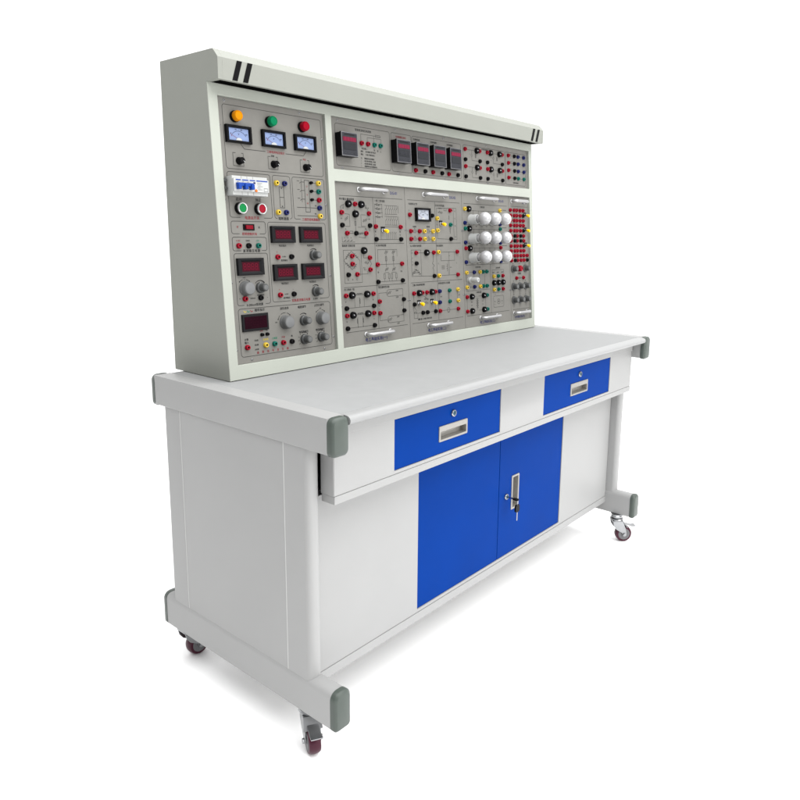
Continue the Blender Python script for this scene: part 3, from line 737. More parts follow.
# circuit breaker
bu, bv = .1820, .5135
mb = MB(); a, c = .0565, .0245
mb.box(-a, a, -c, c, 0, .030, 0); mb.box(-a+.0003, a-.0003, -c*.62, c*.70, .0302, .0360, 0)
for x in (-.028, -.0095, .009): mb.box(x-.0003, x+.0003, -c*.999, c*.999, .0300, .0304, 1)
n = .0364
for u0, u1, mi in ((-.050,-.034,2), (-.030,-.010,2), (-.006,.012,2), (.016,.053,2)): mb.rect(u0, u1, c*.50, c*.62, n, mi)
for u in (-.046, -.030, -.014): mb.line([(u, .0085), (u+.005, .0095)], .0009, n, 3)
mb.rect(.006, .0125, .0055, .0100, n, 4)
for i, (x0, x1) in enumerate(((.018,.034),(.018,.030),(.020,.036),(.018,.028),(.020,.034))): mb.line([(x0, .0080-.0042*i), (x1, .0080-.0042*i)], .0008, n, 3)
mb.line([(.040,-.013),(.052,-.013),(.052,-.005),(.040,-.005)], .0007, n, 3, True)
o = put('circuit_breaker', mb.mesh('circuit_breaker', ['wplastic', 'gap', 'bblue', 'line', 'navy'], smooth=20), console, at(bu, bv), bev=.0009)
mb = MB(); mb.box(-.0500, .0010, -.0030, .0060, .0360, .0445)
for x in (-.0450, -.0245, -.0040): mb.box(x-.0048, x+.0048, -.0110, .0030, .0362, .0485)
put('toggle_bar', mb.mesh('toggle_bar', ['bblue']), o, at(bu, bv), bev=.0012)
mb = MB(); mb.lathe([(.0036, .0355), (.0036, .0385), (.003, .0392)], (.0130, -.0120, 0), 16); put('test_button', mb.mesh('test_button', ['orange'], smooth=40), o, at(bu, bv))
mb = MB()
for v in (.014, -.006): mb.lathe([(.0048, 0), (.0048, .010), (.004, .011)], (-.0620, v, 0), 14)
put('clip_screw', mb.mesh('clip_screw', ['dknob'], smooth=40), o, at(bu, bv))

# ------------------------------------------------------------------ instrument panel (upper right)
mb = MB(); T = mb.text
rbox(mb, .5330, .7790, .5990, .7225); rbox(mb, .7860, .8885, .5990, .7225); rbox(mb, .8930, 1.1720, .5990, .7225, gap=None); rbox(mb, 1.1860, 1.4700, .5960, .7230); rbox(mb, 1.4745, 1.6250, .5960, .7230)
T('智能直流电压电流表', .6560, .7120, .0082, PN, K)
mb.line([(.644,.679),(.644,.7020),(.737,.7020)], .0009, PN, LN); mb.line([(.673,.679),(.673,.6940),(.737,.6940),(.737,.679)], .0009, PN, LN); mb.line([(.703,.679),(.703,.7020)], .0009, PN, LN)
mb.resistor(.722, .7020, .022, .007, PN, w=.0009, mi=LN)
T('电压输入', .6580, .6580, .0066, PN, K); T('电', .7040, .6570, .0066, PN, K); T('流', .7190, .6560, .0066, PN, K); T('入', .7330, .6550, .0066, PN, K)
rows = [('量程', .640, .649), ('精度', .640, .640), ('自动量程 数字显示', .662, .649), ('0.5级 带通讯接口', .662, .640), ('注', .640, .628), ('1', .640, .620), ('2', .640, .612), ('3', .640, .604), ('测量前先选择量程', .655, .628), ('电压表并联接入电路', .655, .620), ('电流表串联接入电路', .655, .612), ('超量程时自动报警断电', .655, .604)]
for tx, u, v in rows: T(tx, u, v, .0058, PN, K, 'LEFT')
T('过流报警记录仪', .8360, .7110, .0076, PN, RD)
for u, tx in ((.9170, '交流电压表'), (1.0110, '交流电流表'), (1.1050, '功率因数表')): T(tx, u, .7120, .0072, PN, K)
T('受控源实验单元', 1.3300, .7170, .0066, PN, K)
for bu_ in (1.197, 1.3430):
    for bv_ in (.7080, .6455):
        x1 = bu_ + .104
        for k in range(3): mb.text('V', bu_+.030, bv_-.004-.012*k, .0055, PN, LN)
        mb.line([(bu_+.008,bv_),(bu_+.045,bv_),(bu_+.045,bv_-.013)], .0009, PN, LN); mb.line([(bu_+.045,bv_-.024),(bu_+.045,bv_-.0375),(x1-.008,bv_-.0375)], .0009, PN, LN)
        mb.line([(bu_+.045,bv_-.013),(bu_+.051,bv_-.0185),(bu_+.045,bv_-.024),(bu_+.039,bv_-.0185)], .0009, PN, LN, True); mb.line([(bu_+.070,bv_-.010),(bu_+.070,bv_-.028)], .0009, PN, LN)
        mb.resistor(bu_+.070, bv_-.019, .011, .006, PN, True, mi=LN); mb.line([(bu_+.045,bv_),(x1-.020,bv_)], .0009, PN, LN)
for v in (.7100, .6810, .6520, .6230):
    mb.line([(1.500,v),(1.530,v)], .0009, PN, LN); mb.line([(1.572,v),(1.605,v)], .0009, PN, LN); T('0.5A', 1.515, v+.006, .0048, PN, K); T('~', 1.588, v-.008, .0060, PN, K); T('U', 1.515, v-.008, .0048, PN, K)
T('电源及负载接口', 1.5500, .6045, .0064, PN, K)
ip = panel('instrument_panel', mb, console, .5121, 1.6394, .5861, .7394)
process_meter(console, .5310, .6015, .6230, .6950)
process_meter(console, .7830, .8550, .6240, .6990, True)
process_meter(console, .8835, .9535, .6240, .6990); process_meter(console, .9780, 1.0480, .6240, .6990); process_meter(console, 1.0710, 1.1410, .6240, .6990)
for u, c in zip((.644, .673, .703, .7315), ('red', 'red', 'green', 'green')): terminal(console, u, .6735, c)
for u, c in zip((.905, .9565, 1.000, 1.052, 1.0925, 1.1470), ('red', 'black')*3): terminal(console, u, .6095, c)
for v in (.7080, .6455):
    terminal(console, 1.197, v, 'red'); current_jack(console, 1.2715, v); terminal(console, 1.2905, v, 'red'); terminal(console, 1.3430, v, 'red'); current_jack(console, 1.3650, v); current_jack(console, 1.4270, v); terminal(console, 1.4470, v, 'red')
for v in (.6705, .6085):
    for u in (1.197, 1.2915, 1.3425, 1.4470): terminal(console, u, v, 'black')
for i, v in enumerate((.7100, .6810, .6520, .6230)):
    for u, c in zip((1.493, 1.538, 1.566, 1.610), ('red', 'black', 'navy', 'navy') if i < 3 else ('red', 'black', 'green', 'green')): terminal(console, u, v, c)
for u, v in ((.5450,.7320),(.8080,.7325),(1.070,.7325),(1.340,.7325),(1.6300,.6600),(.5560,.5925),(.8150,.5925),(1.072,.5925),(1.345,.5925),(.5180,.660)): screw(console, u, v)

# ================================================================== EXPERIMENT MODULES (lift-out boards)
BOARD = 'experiment modules hung side by side in the console'
def module(label, u0, u1):
    return thing('experiment_module', label, 'experiment module', mw=F @ Matrix.Translation(((u0+u1)/2, .0425, NP)), group=BOARD)
def handle(parent, u0, u1, v):
    w = u1-u0
    def b():
        mb = MB(); P = [(-w/2, 0, 0), (-w/2, 0, .008), (-w/2+.0015, 0, .0150), (-w/2+.005, 0, .0195), (-w/2+.011, 0, .0220), (-w/4, 0, .0225), (0, 0, .0225), (w/4, 0, .0225), (w/2-.011, 0, .0220), (w/2-.005, 0, .0195), (w/2-.0015, 0, .0150), (w/2, 0, .008), (w/2, 0, 0)]
        mb.tube(P, .0062, 14); mb.lathe([(.0085, 0), (.0085, .002), (.007, .003)], (-w/2, 0, 0), 16); mb.lathe([(.0085, 0), (.0085, .002), (.007, .003)], (w/2, 0, 0), 16)
        return mb.mesh('handle', ['alu'], smooth=50)
    put('handle', kind(('h', round(w, 4)), b), parent, at((u0+u1)/2, v))
def board_base(mb, u0, u1, mid, code, foot, lines=(.509, .363, .228, .087), full=True):
    for v in lines[:1]+lines[-1:]: mb.line([(u0+.013, v), (u1-.013, v)], .0011, PN, LN)
    if full:
        for v in lines[1:-1]: mb.line([(u0+.013, v), (u1-.013, v)], .0011, PN, LN)
        mb.line([(mid, lines[0]), (mid, lines[-1])], .0011, PN, LN)
    mb.text(code, u1-.055, .5265, .0130, PN, BL)
    mb.text(foot, (u0+u1)/2-.012, .0545, .0135, PN, BL, space=1.05)

# ---- module 1
A0, A1 = .5125, .8425
m1 = module('leftmost experiment module, circuit diagrams with red and black jacks and one yellow switch', A0, A1)
mb = MB(); T = mb.text
board_base(mb, .522, A1, .684, 'DG-01', '电工基础实验(一)')
T('基尔霍夫 叠加原理', .5340, .4985, .0078, PN, K, 'LEFT'); T('一阶 二阶电路', .6920, .4985, .0078, PN, K, 'LEFT'); T('戴维南 诺顿定理', .5360, .3560, .0078, PN, K, 'LEFT'); T('RC串并联选频', .6890, .3560, .0078, PN, K, 'LEFT'); T('双口网络 T型', .5340, .2205, .0078, PN, K, 'LEFT'); T('受控源特性实验', .6900, .2205, .0078, PN, K, 'LEFT')
# Kirchhoff loop
mb.line([(.540,.466),(.540,.478),(.556,.484)], .0009, PN, LN); mb.line([(.582,.485),(.616,.485)], .0009, PN, LN); mb.line([(.640,.484),(.655,.474),(.661,.464)], .0009, PN, LN)
mb.line([(.554,.455),(.575,.453),(.575,.416),(.554,.416)], .0009, PN, LN); mb.line([(.647,.453),(.626,.453),(.626,.417),(.647,.417)], .0009, PN, LN); mb.line([(.600,.443),(.600,.402)], .0009, PN, LN); mb.resistor(.600, .426, .012, .006, PN, True, mi=LN)
mb.zig(.554, .436, .568, .444, PN, mi=K, k=3); mb.zig(.634, .434, .654, .438, PN, mi=K, k=3); mb.resistor(.5490,.476,.010,.005,PN,True,mi=LN); mb.resistor(.650,.478,.010,.005,PN,True,mi=LN)
mb.line([(.566,.395),(.590,.395)], .0009, PN, LN); mb.line([(.606,.395),(.636,.395)], .0009, PN, LN); mb.resistor(.580,.398,.014,.007,PN,mi=LN); mb.zig(.612,.393,.632,.396,PN,mi=K,k=3)
mb.line([(.610,.414),(.644,.414),(.650,.404),(.640,.380),(.612,.384)], .0008, PN, LN)
for i in range(3): mb.line([(.546+.014*i,.3705),(.555+.014*i,.3745)], .0016, PN, K); T('K', .549+.014*i, .381, .0052, PN, K)
mb.line([(.5385,.385),(.5385,.368),(.594,.368)], .0009, PN, LN)
for u, v, t_ in ((.5390,.4740,'I1'), (.6610,.4740,'I2'), (.5400,.4400,'U1'), (.6630,.4400,'U2'), (.5560,.408,'A'), (.644,.408,'D'), (.599,.467,'B'), (.6630,.4050,'E')): T(t_, u, v, .0060, PN, K)
# first and second order
for i in range(4):
    v = .4880-.0130*i
    mb.line([(.692,v),(.698,v),(.706,v+.0035)], .0010, PN, K); mb.line([(.707,v),(.724,v)], .0009, PN, LN); mb.coil(.698, v-.0045, .716, v-.0045, PN, 3, .0009, K); mb.disc(.726, v, .0013, PN, K)
mb.line([(.726,.490),(.726,.446)], .0008, PN, LN); mb.line([(.692,.490),(.692,.425)], .0008, PN, LN)
for v in (.4700, .4350):
    mb.line([(.738,v+.016),(.800,v+.016)], .0008, PN, LN); mb.line([(.738,v-.012),(.800,v-.012)], .0008, PN, LN)
    for i in range(6):
        u = .742+.0105*i; mb.line([(u,v+.002),(u+.006,v+.008)], .0014, PN, K); mb.line([(u,v+.002),(u,v-.012)], .0008, PN, LN); mb.line([(u+.006,v+.008),(u+.006,v+.016)], .0007, PN, LN)
mb.line([(.806,.487),(.806,.462)], .0008, PN, LN); mb.line([(.806,.452),(.806,.426)], .0008, PN, LN)
mb.line([(.716,.376),(.716,.417),(.804,.417)], .0009, PN, LN); mb.line([(.698,.376),(.804,.376)], .0009, PN, LN)
for i in range(6): u = .742+.009*i; mb.line([(u,.394),(u+.005,.401)], .0014, PN, K); mb.line([(u+.002,.394),(u+.002,.376)], .0008, PN, LN)
T('输', .690, .401, .0060, PN, K); T('入', .690, .391, .0060, PN, K); T('输', .811, .401, .0060, PN, K); T('出', .811, .391, .0060, PN, K)
# Thevenin bridge
mb.line([(.540,.343),(.618,.343),(.618,.241),(.540,.241)], .0009, PN, LN, True)
mb.line([(.540,.311),(.575,.340),(.611,.310),(.611,.262)], .0009, PN, LN); mb.line([(.540,.311),(.575,.282),(.597,.300)], .0009, PN, LN)
mb.zig(.549,.318,.567,.333,PN,mi=K,k=3); mb.zig(.583,.333,.602,.318,PN,mi=K,k=3); mb.zig(.548,.304,.566,.289,PN,mi=K,k=3); mb.zig(.583,.288,.594,.297,PN,mi=K,k=2)
mb.line([(.602,.267),(.645,.267),(.645,.276)], .0009, PN, LN); mb.line([(.629,.330),(.629,.318),(.648,.318)], .0009, PN, LN); mb.zig(.633,.305,.650,.300,PN,mi=K,k=3); mb.line([(.655,.311),(.664,.299),(.655,.287)], .0009, PN, LN); mb.zig(.628,.289,.634,.278,PN,mi=K,k=2)
for u, t_ in ((.555,'E'), (.575,'R'), (.594,'C')): T(t_, u, .2510, .0070, PN, K)
# RC chain
mb.line([(.698,.295),(.735,.295)], .0009, PN, LN); mb.line([(.735,.295),(.803,.295)], .0009, PN, LN); mb.line([(.698,.239),(.803,.239)], .0009, PN, LN)
mb.line([(.695,.343),(.790,.343),(.790,.320)], .0009, PN, LN); mb.line([(.695,.343),(.695,.303)], .0009, PN, LN)
for u in (.735, .771):
    mb.line([(u,.343),(u,.337)], .0009, PN, LN); mb.zig(u-.006,.333,u+.010,.336,PN,mi=K,k=3); mb.line([(u,.330),(u,.285)], .0009, PN, LN); mb.resistor(u,.313,.014,.007,PN,True,mi=LN); mb.line([(u,.283),(u,.276)], .0009, PN, LN); mb.zig(u-.008,.276,u+.010,.281,PN,mi=K,k=3)
    mb.line([(u-.012,.268),(u+.012,.268)], .0008, PN, LN); mb.resistor(u-.011,.256,.016,.007,PN,True,mi=LN); mb.resistor(u+.011,.256,.016,.007,PN,True,mi=LN); mb.line([(u-.011,.247),(u-.011,.239)], .0008, PN, LN); mb.line([(u+.011,.247),(u+.011,.239)], .0008, PN, LN)
T('Ui', .694, .270, .0075, PN, K); T('Uo', .809, .270, .0075, PN, K)
# two-port networks
for v in (.2025, .1400):
    mb.line([(.546,v),(.555,v)], .0009, PN, LN); mb.line([(.576,v),(.624,v)], .0009, PN, LN); mb.line([(.644,v),(.656,v)], .0009, PN, LN); mb.line([(.546,v-.0395),(.656,v-.0395)], .0009, PN, LN)
    mb.coil(.588, v+.001, .614, v+.001, PN, 4, .0010, K); T('V', .539, v-.0195, .0072, PN, K); T('V', .663, v-.0195, .0072, PN, K)
mb.line([(.578,.195),(.578,.163)], .0008, PN, LN); mb.line([(.621,.195),(.621,.163)], .0008, PN, LN); mb.line([(.600,.195),(.600,.163)], .0009, PN, LN); mb.coil(.600,.190,.600,.174,PN,3,.0010,K)
for u in (.588, .611): mb.line([(u,.134),(u,.1005)], .0009, PN, LN); mb.coil(u,.128,u,.112,PN,3,.0010,K,side=-1 if u < .6 else 1); mb.disc(u,.1005,.0018,PN,K)
# two-way switched lamp circuit
mb.line([(.691,.168),(.691,.202),(.729,.202)], .0009, PN, LN); mb.line([(.740,.211),(.811,.211),(.811,.182)], .0009, PN, LN); mb.line([(.740,.189),(.811,.189)], .0009, PN, LN); mb.zig(.732,.199,.752,.203,PN,mi=K,k=3); mb.arc(.740,.200,.011,90,270,PN,.0009,LN)
mb.line([(.691,.130),(.691,.112),(.727,.112)], .0009, PN, LN); mb.line([(.740,.123),(.811,.123),(.811,.130)], .0009, PN, LN); mb.line([(.740,.101),(.811,.101),(.811,.123)], .0009, PN, LN); mb.zig(.730,.110,.750,.114,PN,mi=K,k=3); mb.arc(.740,.112,.011,90,270,PN,.0009,LN); mb.line([(.811,.168),(.811,.144)], .0009, PN, LN)
for v in (.206, .184, .118, .096): T('220V', .782, v, .0062, PN, K)
T('1', .691, .160, .0070, PN, K); T('2', .691, .150, .0070, PN, K); T('~', .802, .156, .0080, PN, K)
p1 = panel('board', mb, m1, A0+.0006, A1-.0005, .0421, .5489)
for u, v in ((.540,.458),(.600,.485),(.661,.4575),(.559,.395),(.644,.395),(.575,.3245),(.575,.3000),(.655,.318),(.655,.280),(.594,.267),(.690,.417),(.812,.417),(.690,.295),(.811,.295),(.539,.2025),(.663,.2025),(.539,.140),(.662,.140),(.691,.175),(.691,.137)): terminal(m1, u, v, 'red')
for u, v in ((.540,.4195),(.663,.4195),(.599,.395),(.690,.3765),(.812,.3765),(.555,.267),(.689,.239),(.811,.239),(.539,.163),(.663,.163),(.539,.100),(.662,.100),(.812,.175),(.812,.137)): terminal(m1, u, v, 'black')
for u, v in ((.570,.4845),(.627,.4845),(.599,.4545),(.629,.341),(.565,.2025),(.633,.2025),(.565,.140),(.633,.140)): current_jack(m1, u, v)
toggle(m1, .7250, .4055); handle(m1, .622, .738, .5305); handle(m1, .622, .738, .0735)
for v in (.408, .170): screw(m1, .8375, v); screw(m1, .5185, v)

# ---- module 2
B0, B1 = .8430, 1.1665
m2 = module('second experiment module from the left with a small white ammeter and three yellow switches', B0, B1)
mb = MB(); T = mb.text
board_base(mb, B0, B1, 1.0045, 'DG-02', '电工基础实验(二)')
T('电流表头扩展', .8610, .4955, .0078, PN, K, 'LEFT'); T('日光灯功率因数', 1.0060, .4950, .0078, PN, K, 'LEFT'); T('RLC串联谐振电路', .8600, .3535, .0078, PN, K, 'LEFT'); T('变压器测试', 1.0060, .3535, .0078, PN, K, 'LEFT'); T('二端口网络参数测定', .8620, .2190, .0078, PN, K, 'LEFT'); T('单相电度表与互感器', 1.0080, .2190, .0078, PN, K, 'LEFT')
T('+', .862, .4740, .0080, PN, K); T('-', .985, .4735, .0080, PN, K); T('电阻箱', .888, .4190, .0062, PN, K); T('电容箱', .962, .4195, .0062, PN, K)
for v in (.4040, .3775): mb.line([(.872,v),(.905,v)], .0008, PN, LN); mb.resistor(.888,v,.012,.010,PN,mi=LN); mb.line([(.945,v),(.979,v)], .0008, PN, LN); mb.resistor(.962,v,.012,.010,PN,mi=LN); T('1K', .888, v+.009, .0052, PN, K); T('1u', .962, v+.009, .0052, PN, K)
mb.line([(1.014,.486),(1.131,.489),(1.131,.375),(1.014,.379)], .0009, PN, LN, True); mb.line([(1.113,.488),(1.113,.375)], .0009, PN, LN)
mb.coil(1.026,.484,1.044,.484,PN,3,.001,K); mb.zig(1.024,.474,1.048,.470,PN,mi=K,k=3); mb.resistor(1.064,.483,.014,.009,PN,mi=LN); mb.coil(1.084,.462,1.084,.446,PN,3,.001,LN); mb.coil(1.088,.418,1.088,.398,PN,3,.001,LN)
for v, t_ in ((.478,'8'), (.452,'C'), (.425,'R'), (.385,'8')): T(t_, 1.122, v, .0070, PN, K)
T('12', 1.013, .429, .0060, PN, K)
for u, v in ((1.098,.480),(1.098,.429),(1.098,.378)): mb.line([(u,v),(1.113,v)], .0009, PN, LN)
mb.line([(.896,.330),(.934,.330)], .0009, PN, LN); mb.line([(.956,.330),(.978,.330)], .0009, PN, LN); mb.line([(.864,.340),(.916,.340),(.916,.250),(.864,.250)], .0008, PN, LN, True)
for v, t_ in ((.330,'3'),(.312,'2'),(.300,'1'),(.290,'o')): T(t_, .869, v, .0065, PN, K)
mb.zig(.866,.256,.884,.272,PN,mi=K,k=3); mb.zig(.890,.272,.910,.254,PN,mi=K,k=3); mb.line([(.872,.262),(.906,.262)], .0010, PN, K); mb.disc(.888,.272,.0026,PN,K)
mb.line([(.905,.250),(.978,.247)], .0009, PN, LN); mb.line([(.985,.322),(.985,.300),(.978,.292),(.990,.284),(.980,.276),(.985,.270),(.985,.254)], .0009, PN, LN)
mb.line([(1.020,.331),(1.118,.331)], .0009, PN, LN); mb.line([(1.030,.322),(1.030,.300),(1.060,.300)], .0009, PN, LN); mb.line([(1.030,.340),(1.030,.331)], .0009, PN, LN); mb.line([(1.112,.331),(1.112,.300),(1.060,.300)], .0009, PN, LN); mb.line([(1.072,.300),(1.072,.247)], .0009, PN, LN); mb.line([(1.078,.331),(1.078,.247)], .0009, PN, LN); mb.line([(1.020,.247),(1.118,.247)], .0009, PN, LN)
for v in (.281, .276, .271): mb.line([(1.032,v),(1.050,v)], .0010, PN, K)
mb.coil(1.062,.288,1.062,.262,PN,3,.001,LN); mb.line([(1.080,.275),(1.092,.275)], .0010, PN, K); T('C', 1.014, .290, .0065, PN, K); T('L', 1.124, .290, .0065, PN, K); T('Tr', 1.080, .317, .0065, PN, K)
for a_, b_ in (((.868,.184),(.868,.160)), ((.913,.184),(.950,.165)), ((.939,.184),(.925,.165)), ((.987,.184),(.987,.128)), ((.868,.146),(.880,.130))): mb.line([a_, b_], .0008, PN, LN)
mb.zig(.925,.170,.948,.166,PN,mi=K,k=4); mb.zig(.928,.158,.946,.152,PN,mi=K,k=3); mb.line([(.880,.121),(.978,.121)], .0009, PN, LN); mb.line([(.866,.146),(.866,.104),(.886,.104),(.886,.118)], .0009, PN, LN); mb.zig(.868,.126,.882,.122,PN,mi=K,k=2)
T('测量 输入与输出 阻抗匹配', .925, .0990, .0068, PN, K)
for u, c in ((1.012,'220V'), (1.071,'I'), (1.122,'36V')): mb.line([(u,.184),(u,.158)], .0008, PN, LN); T(c, u+.010, .171, .0055, PN, K)
mb.line([(1.066,.182),(1.066,.160)], .0012, PN, K); mb.line([(1.020,.120),(1.113,.120)], .0009, PN, LN); mb.arc(1.064,.120,.008,0,360,PN,.0010,LN,16); mb.line([(1.060,.112),(1.068,.112)], .0020, PN, K)
p2 = panel('board', mb, m2, B0+.0005, B1-.0005, .0421, .5489)
analog_meter(m2, .9320, .4605, .0790, .0460, 'wdial', 'mA')
for u, v in ((.863,.459),(.865,.404),(.912,.404),(.865,.3775),(.912,.3775),(1.091,.480),(.888,.330),(.986,.330),(1.126,.331),(.867,.191),(.913,.191),(.939,.191),(.987,.191),(1.126,.247),(1.011,.120),(1.121,.120)): terminal(m2, u, v, 'red')
for u, v in ((.985,.459),(1.091,.378),(.888,.294),(.985,.247),(.868,.153),(.913,.121),(.938,.121),(.985,.121)): terminal(m2, u, v, 'black')
for u, v in ((1.013,.450),(.938,.4045),(.986,.4045),(.938,.3775),(.986,.3775),(1.013,.408),(1.013,.331),(1.012,.247),(1.122,.192),(1.122,.151)): terminal(m2, u, v, 'yellow')
for u, v in ((1.091,.429),(1.071,.191),(1.071,.151)): terminal(m2, u, v, 'green')
for u, v in ((1.012,.191),(1.011,.151)): terminal(m2, u, v, 'navy')
for u, v in ((.945,.330),(.8955,.191),(.9665,.191)): current_jack(m2, u, v)
for u, v in ((1.034,.432),(.8935,.156),(.9665,.156)): toggle(m2, u, v)
handle(m2, .944, 1.060, .5305); handle(m2, .944, 1.060, .0735)
for v in (.408, .170): screw(m2, 1.1615, v); screw(m2, .8480, v)

# ---- module 3 with the lamps
C0, C1 = 1.1670, 1.4895
m3 = module('third experiment module from the left with nine white globe bulbs in three rows', C0, C1)
mb = MB(); T = mb.text
board_base(mb, C0, C1, 1.345, 'DG-03', '电工基础实验(三)', full=False)
T('三相负载', 1.3000, .4985, .0080, PN, K); mb.line([(1.182,.280),(1.478,.280)], .0011, PN, LN); mb.line([(1.345,.280),(1.345,.087)], .0011, PN, LN); mb.line([(1.180,.182),(1.340,.182)], .0009, PN, LN)
for v in (.4840, .4145, .3430):
    mb.line([(1.218,v),(1.412,v)], .0009, PN, LN); mb.line([(1.190,v-.053),(1.412,v-.053)], .0009, PN, LN)
    for u in (1.240, 1.275, 1.310, 1.345, 1.380): mb.line([(u,v),(u,v-.053)], .0008, PN, LN); mb.disc(u, v, .0014, PN, K, 8)
    T('40W', 1.258, v-.0585, .0055, PN, K); T('40W', 1.328, v-.0585, .0055, PN, K); mb.line([(1.432,v+.008),(1.470,v+.008)], .0016, PN, K); mb.line([(1.435,v-.050),(1.455,v-.046)], .0016, PN, K)
T('日光灯实验', 1.2600, .2700, .0072, PN, K); T('三相变压器', 1.2600, .1735, .0072, PN, K)
mb.line([(1.181,.245),(1.181,.203)], .0009, PN, LN); mb.line([(1.231,.245),(1.231,.203)], .0009, PN, LN); mb.line([(1.269,.245),(1.269,.203)], .0009, PN, LN); mb.line([(1.304,.247),(1.304,.201)], .0010, PN, LN); mb.line([(1.190,.252),(1.223,.252)], .0008, PN, LN); mb.line([(1.190,.196),(1.223,.196)], .0008, PN, LN)
for u in (1.188, 1.312): mb.line([(u-.006,.152),(u-.006,.112)], .0009, PN, LN)
mb.line([(1.250,.158),(1.250,.105)], .0010, PN, LN); mb.line([(1.226,.159),(1.242,.159)], .0009, PN, LN); mb.line([(1.258,.159),(1.280,.159)], .0009, PN, LN); mb.line([(1.258,.104),(1.280,.104)], .0009, PN, LN); mb.coil(1.243,.150,1.243,.114,PN,4,.001,LN); mb.coil(1.257,.150,1.257,.114,PN,4,.001,LN,side=-1)
for v in (.138, .126): T('220', 1.212, v, .0055, PN, K); T('110', 1.285, v, .0055, PN, K)
T('三相电动机', 1.398, .2635, .0070, PN, K); mb.line([(1.358,.256),(1.440,.256),(1.440,.166),(1.358,.166)], .0008, PN, LN, True)
for u in (1.366, 1.398, 1.430): mb.line([(u,.226),(u,.210)], .0008, PN, LN); mb.line([(u,.200),(u,.184)], .0008, PN, LN); mb.zig(u-.008, .246, u+.008, .246, PN, .002, 3, mi=K)
mb.line(rrect(1.362,1.436,.107,.152,.006,4), .0009, PN, LN, True); mb.arc(1.399,.129,.010,0,360,PN,.0010,LN,18); T('M', 1.399, .129, .0090, PN, K)
for u in (1.372, 1.424): mb.disc(u, .130, .0022, PN, K); mb.disc(u, .120, .0014, PN, K)
T('Y', 1.376, .158, .0070, PN, K)
p3 = panel('board', mb, m3, C0+.0005, C1-.0005, .0421, .5489)
for v, c in ((.4895,'yellow'), (.4165,'green'), (.3430,'red')):
    terminal(m3, 1.182, v, c); terminal(m3, 1.420, v, c); current_jack(m3, 1.207, v); terminal(m3, 1.181, v-.0520, 'navy'); terminal(m3, 1.4195, v-.0540, 'navy')
for v in (.2515, .1960): terminal(m3, 1.1815, v, 'yellow'); terminal(m3, 1.2690, v, 'yellow'); terminal(m3, 1.2310, v, 'navy'); terminal(m3, 1.2920, v, 'green'); terminal(m3, 1.3165, v, 'green')
for v in (.1595, .1045): terminal(m3, 1.180, v, 'red'); terminal(m3, 1.3145, v, 'green'); current_jack(m3, 1.2105, v); current_jack(m3, 1.2910, v)
for u, c in ((1.366,'yellow'), (1.398,'green'), (1.4305,'red')): terminal(m3, u, .2310, c); terminal(m3, u, .1780, c); current_jack(m3, u, .2050)
def bulb(parent, u, v):
    def b():
        mb = MB(); mb.lathe([(.0205, 0), (.0200, .004), (.0186, .006), (.0182, .0300), (.0172, .0325), (.0145, .0330), (.0140, .022)], seg=32); return mb.mesh('lamp_socket', ['wplastic'], smooth=35)
    o = put('lamp_socket', kind('ls', b), parent, at(u, v))
    def b2():
        mb = MB(); R, zc = .0240, .0640; pr = [(.0122, .024), (.0122, .036), (.0134, .0400)]
        for i in range(15):
            a = math.radians(-58+148*i/14); pr.append((R*math.cos(a), zc+R*math.sin(a)))
        mb.lathe(pr, seg=40); return mb.mesh('globe_bulb', ['opal'], smooth=60)
    put('globe_bulb', kind('gb', b2), o, at(u, v))
for v in (.4500, .3790, .3075):
    for u in (1.2225, 1.2925, 1.3635): bulb(m3, u, v)
mb = MB(); mb.lathe([(.0125, 0), (.0120, .010), (.0098, .012), (.0098, .040), (.0085, .0425), (.006, .0432)], seg=28); mb.box(-.0045, .0045, -.0008, .0008, .0428, .0440, 1)
put('glow_starter', mb.mesh('glow_starter', ['wplastic', 'line'], smooth=35), m3, at(1.200, .2235))
handle(m3, 1.268, 1.384, .5305); handle(m3, 1.268, 1.384, .0735)
for v in (.408, .170): screw(m3, 1.4840, v); screw(m3, 1.1720, v)

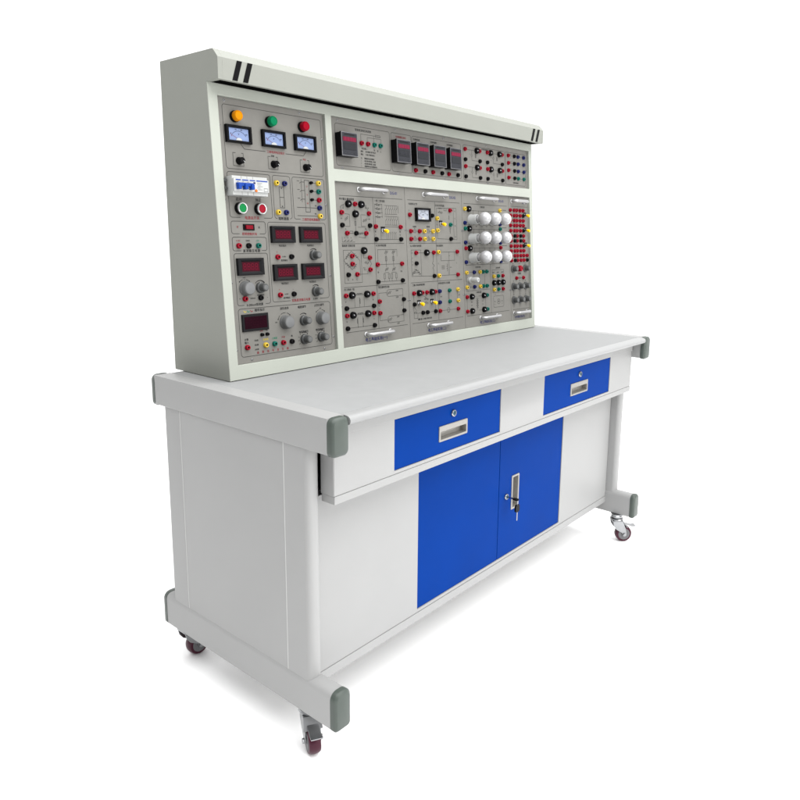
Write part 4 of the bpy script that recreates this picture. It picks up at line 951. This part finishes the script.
# ---- module 4
D0, D1 = 1.4900, 1.6394
m4 = module('narrow rightmost experiment module with rows of red jacks above grey knobs', D0, D1)
mb = MB(); T = mb.text
for v in (.510, .087): mb.line([(1.505,v),(1.634,v)], .0011, PN, LN)
T('DG-04', 1.612, .5265, .0120, PN, BL); T('元件箱实验(四)', 1.5570, .0545, .0120, PN, BL)
VR = [.4940, .4725, .4525, .4325, .4115, .3900, .3700, .3490, .3290, .3090, .2900]
for v in VR:
    mb.line([(1.503,v),(1.522,v)], .0009, PN, LN); mb.line([(1.552,v),(1.567,v)], .0009, PN, LN)
    for u in (1.512, 1.559): T('R', u, v+.0075, .0050, PN, K)
T('可调电阻', 1.560, .2345, .0070, PN, K); mb.line([(1.542,.217),(1.583,.217)], .0009, PN, LN); mb.resistor(1.562,.217,.012,.007,PN,mi=LN)
for v in (.183, .127):
    for u in (1.513, 1.561, 1.608): mb.line([(u,v-.016),(u,v-.030)], .0009, PN, LN); T('100', u, v+.0225, .0055, PN, K)
for u in (1.513, 1.561, 1.608): T('10K', u, .2770, .0055, PN, K)
p4 = panel('board', mb, m4, D0+.0005, D1-.0003, .0421, .5489)
for i, v in enumerate(VR):
    row = ['red']*5
    if i in (1, 4, 7): row[4] = 'black'
    if i in (5, 6): row = ['red', 'black', 'red', 'black', 'red']
    if i == 10: row = ['red', 'black', 'red', 'red', 'red']
    for u, c in zip((1.4985, 1.5275, 1.5465, 1.5735, 1.5965), row): terminal(m4, u, v, c)
    if i == 9: terminal(m4, 1.6225, v, 'red')
    if i == 10: terminal(m4, 1.6225, v, 'black')
for v in (.4735, .4120, .3495): toggle(m4, 1.6130, v+.003)
for u in (1.513, 1.608): knob(m4, u, .2560, 'pot')
for v in (.183, .127):
    for u in (1.513, 1.561, 1.608): knob(m4, u, v, 'pot')
mb = MB(); mb.lathe([(.0125, 0), (.0125, .008), (.0105, .0125), (.006, .0130), (.0045, .011)], seg=28); put('fuse_holder', mb.mesh('fuse_holder', ['red'], smooth=35), m4, at(1.561, .2560))
for u in (1.5350, 1.5890): terminal(m4, u, .2170, 'red')
handle(m4, 1.512, 1.612, .5305); handle(m4, 1.512, 1.612, .0735)
for v in (.408, .170): screw(m4, 1.4950, v)
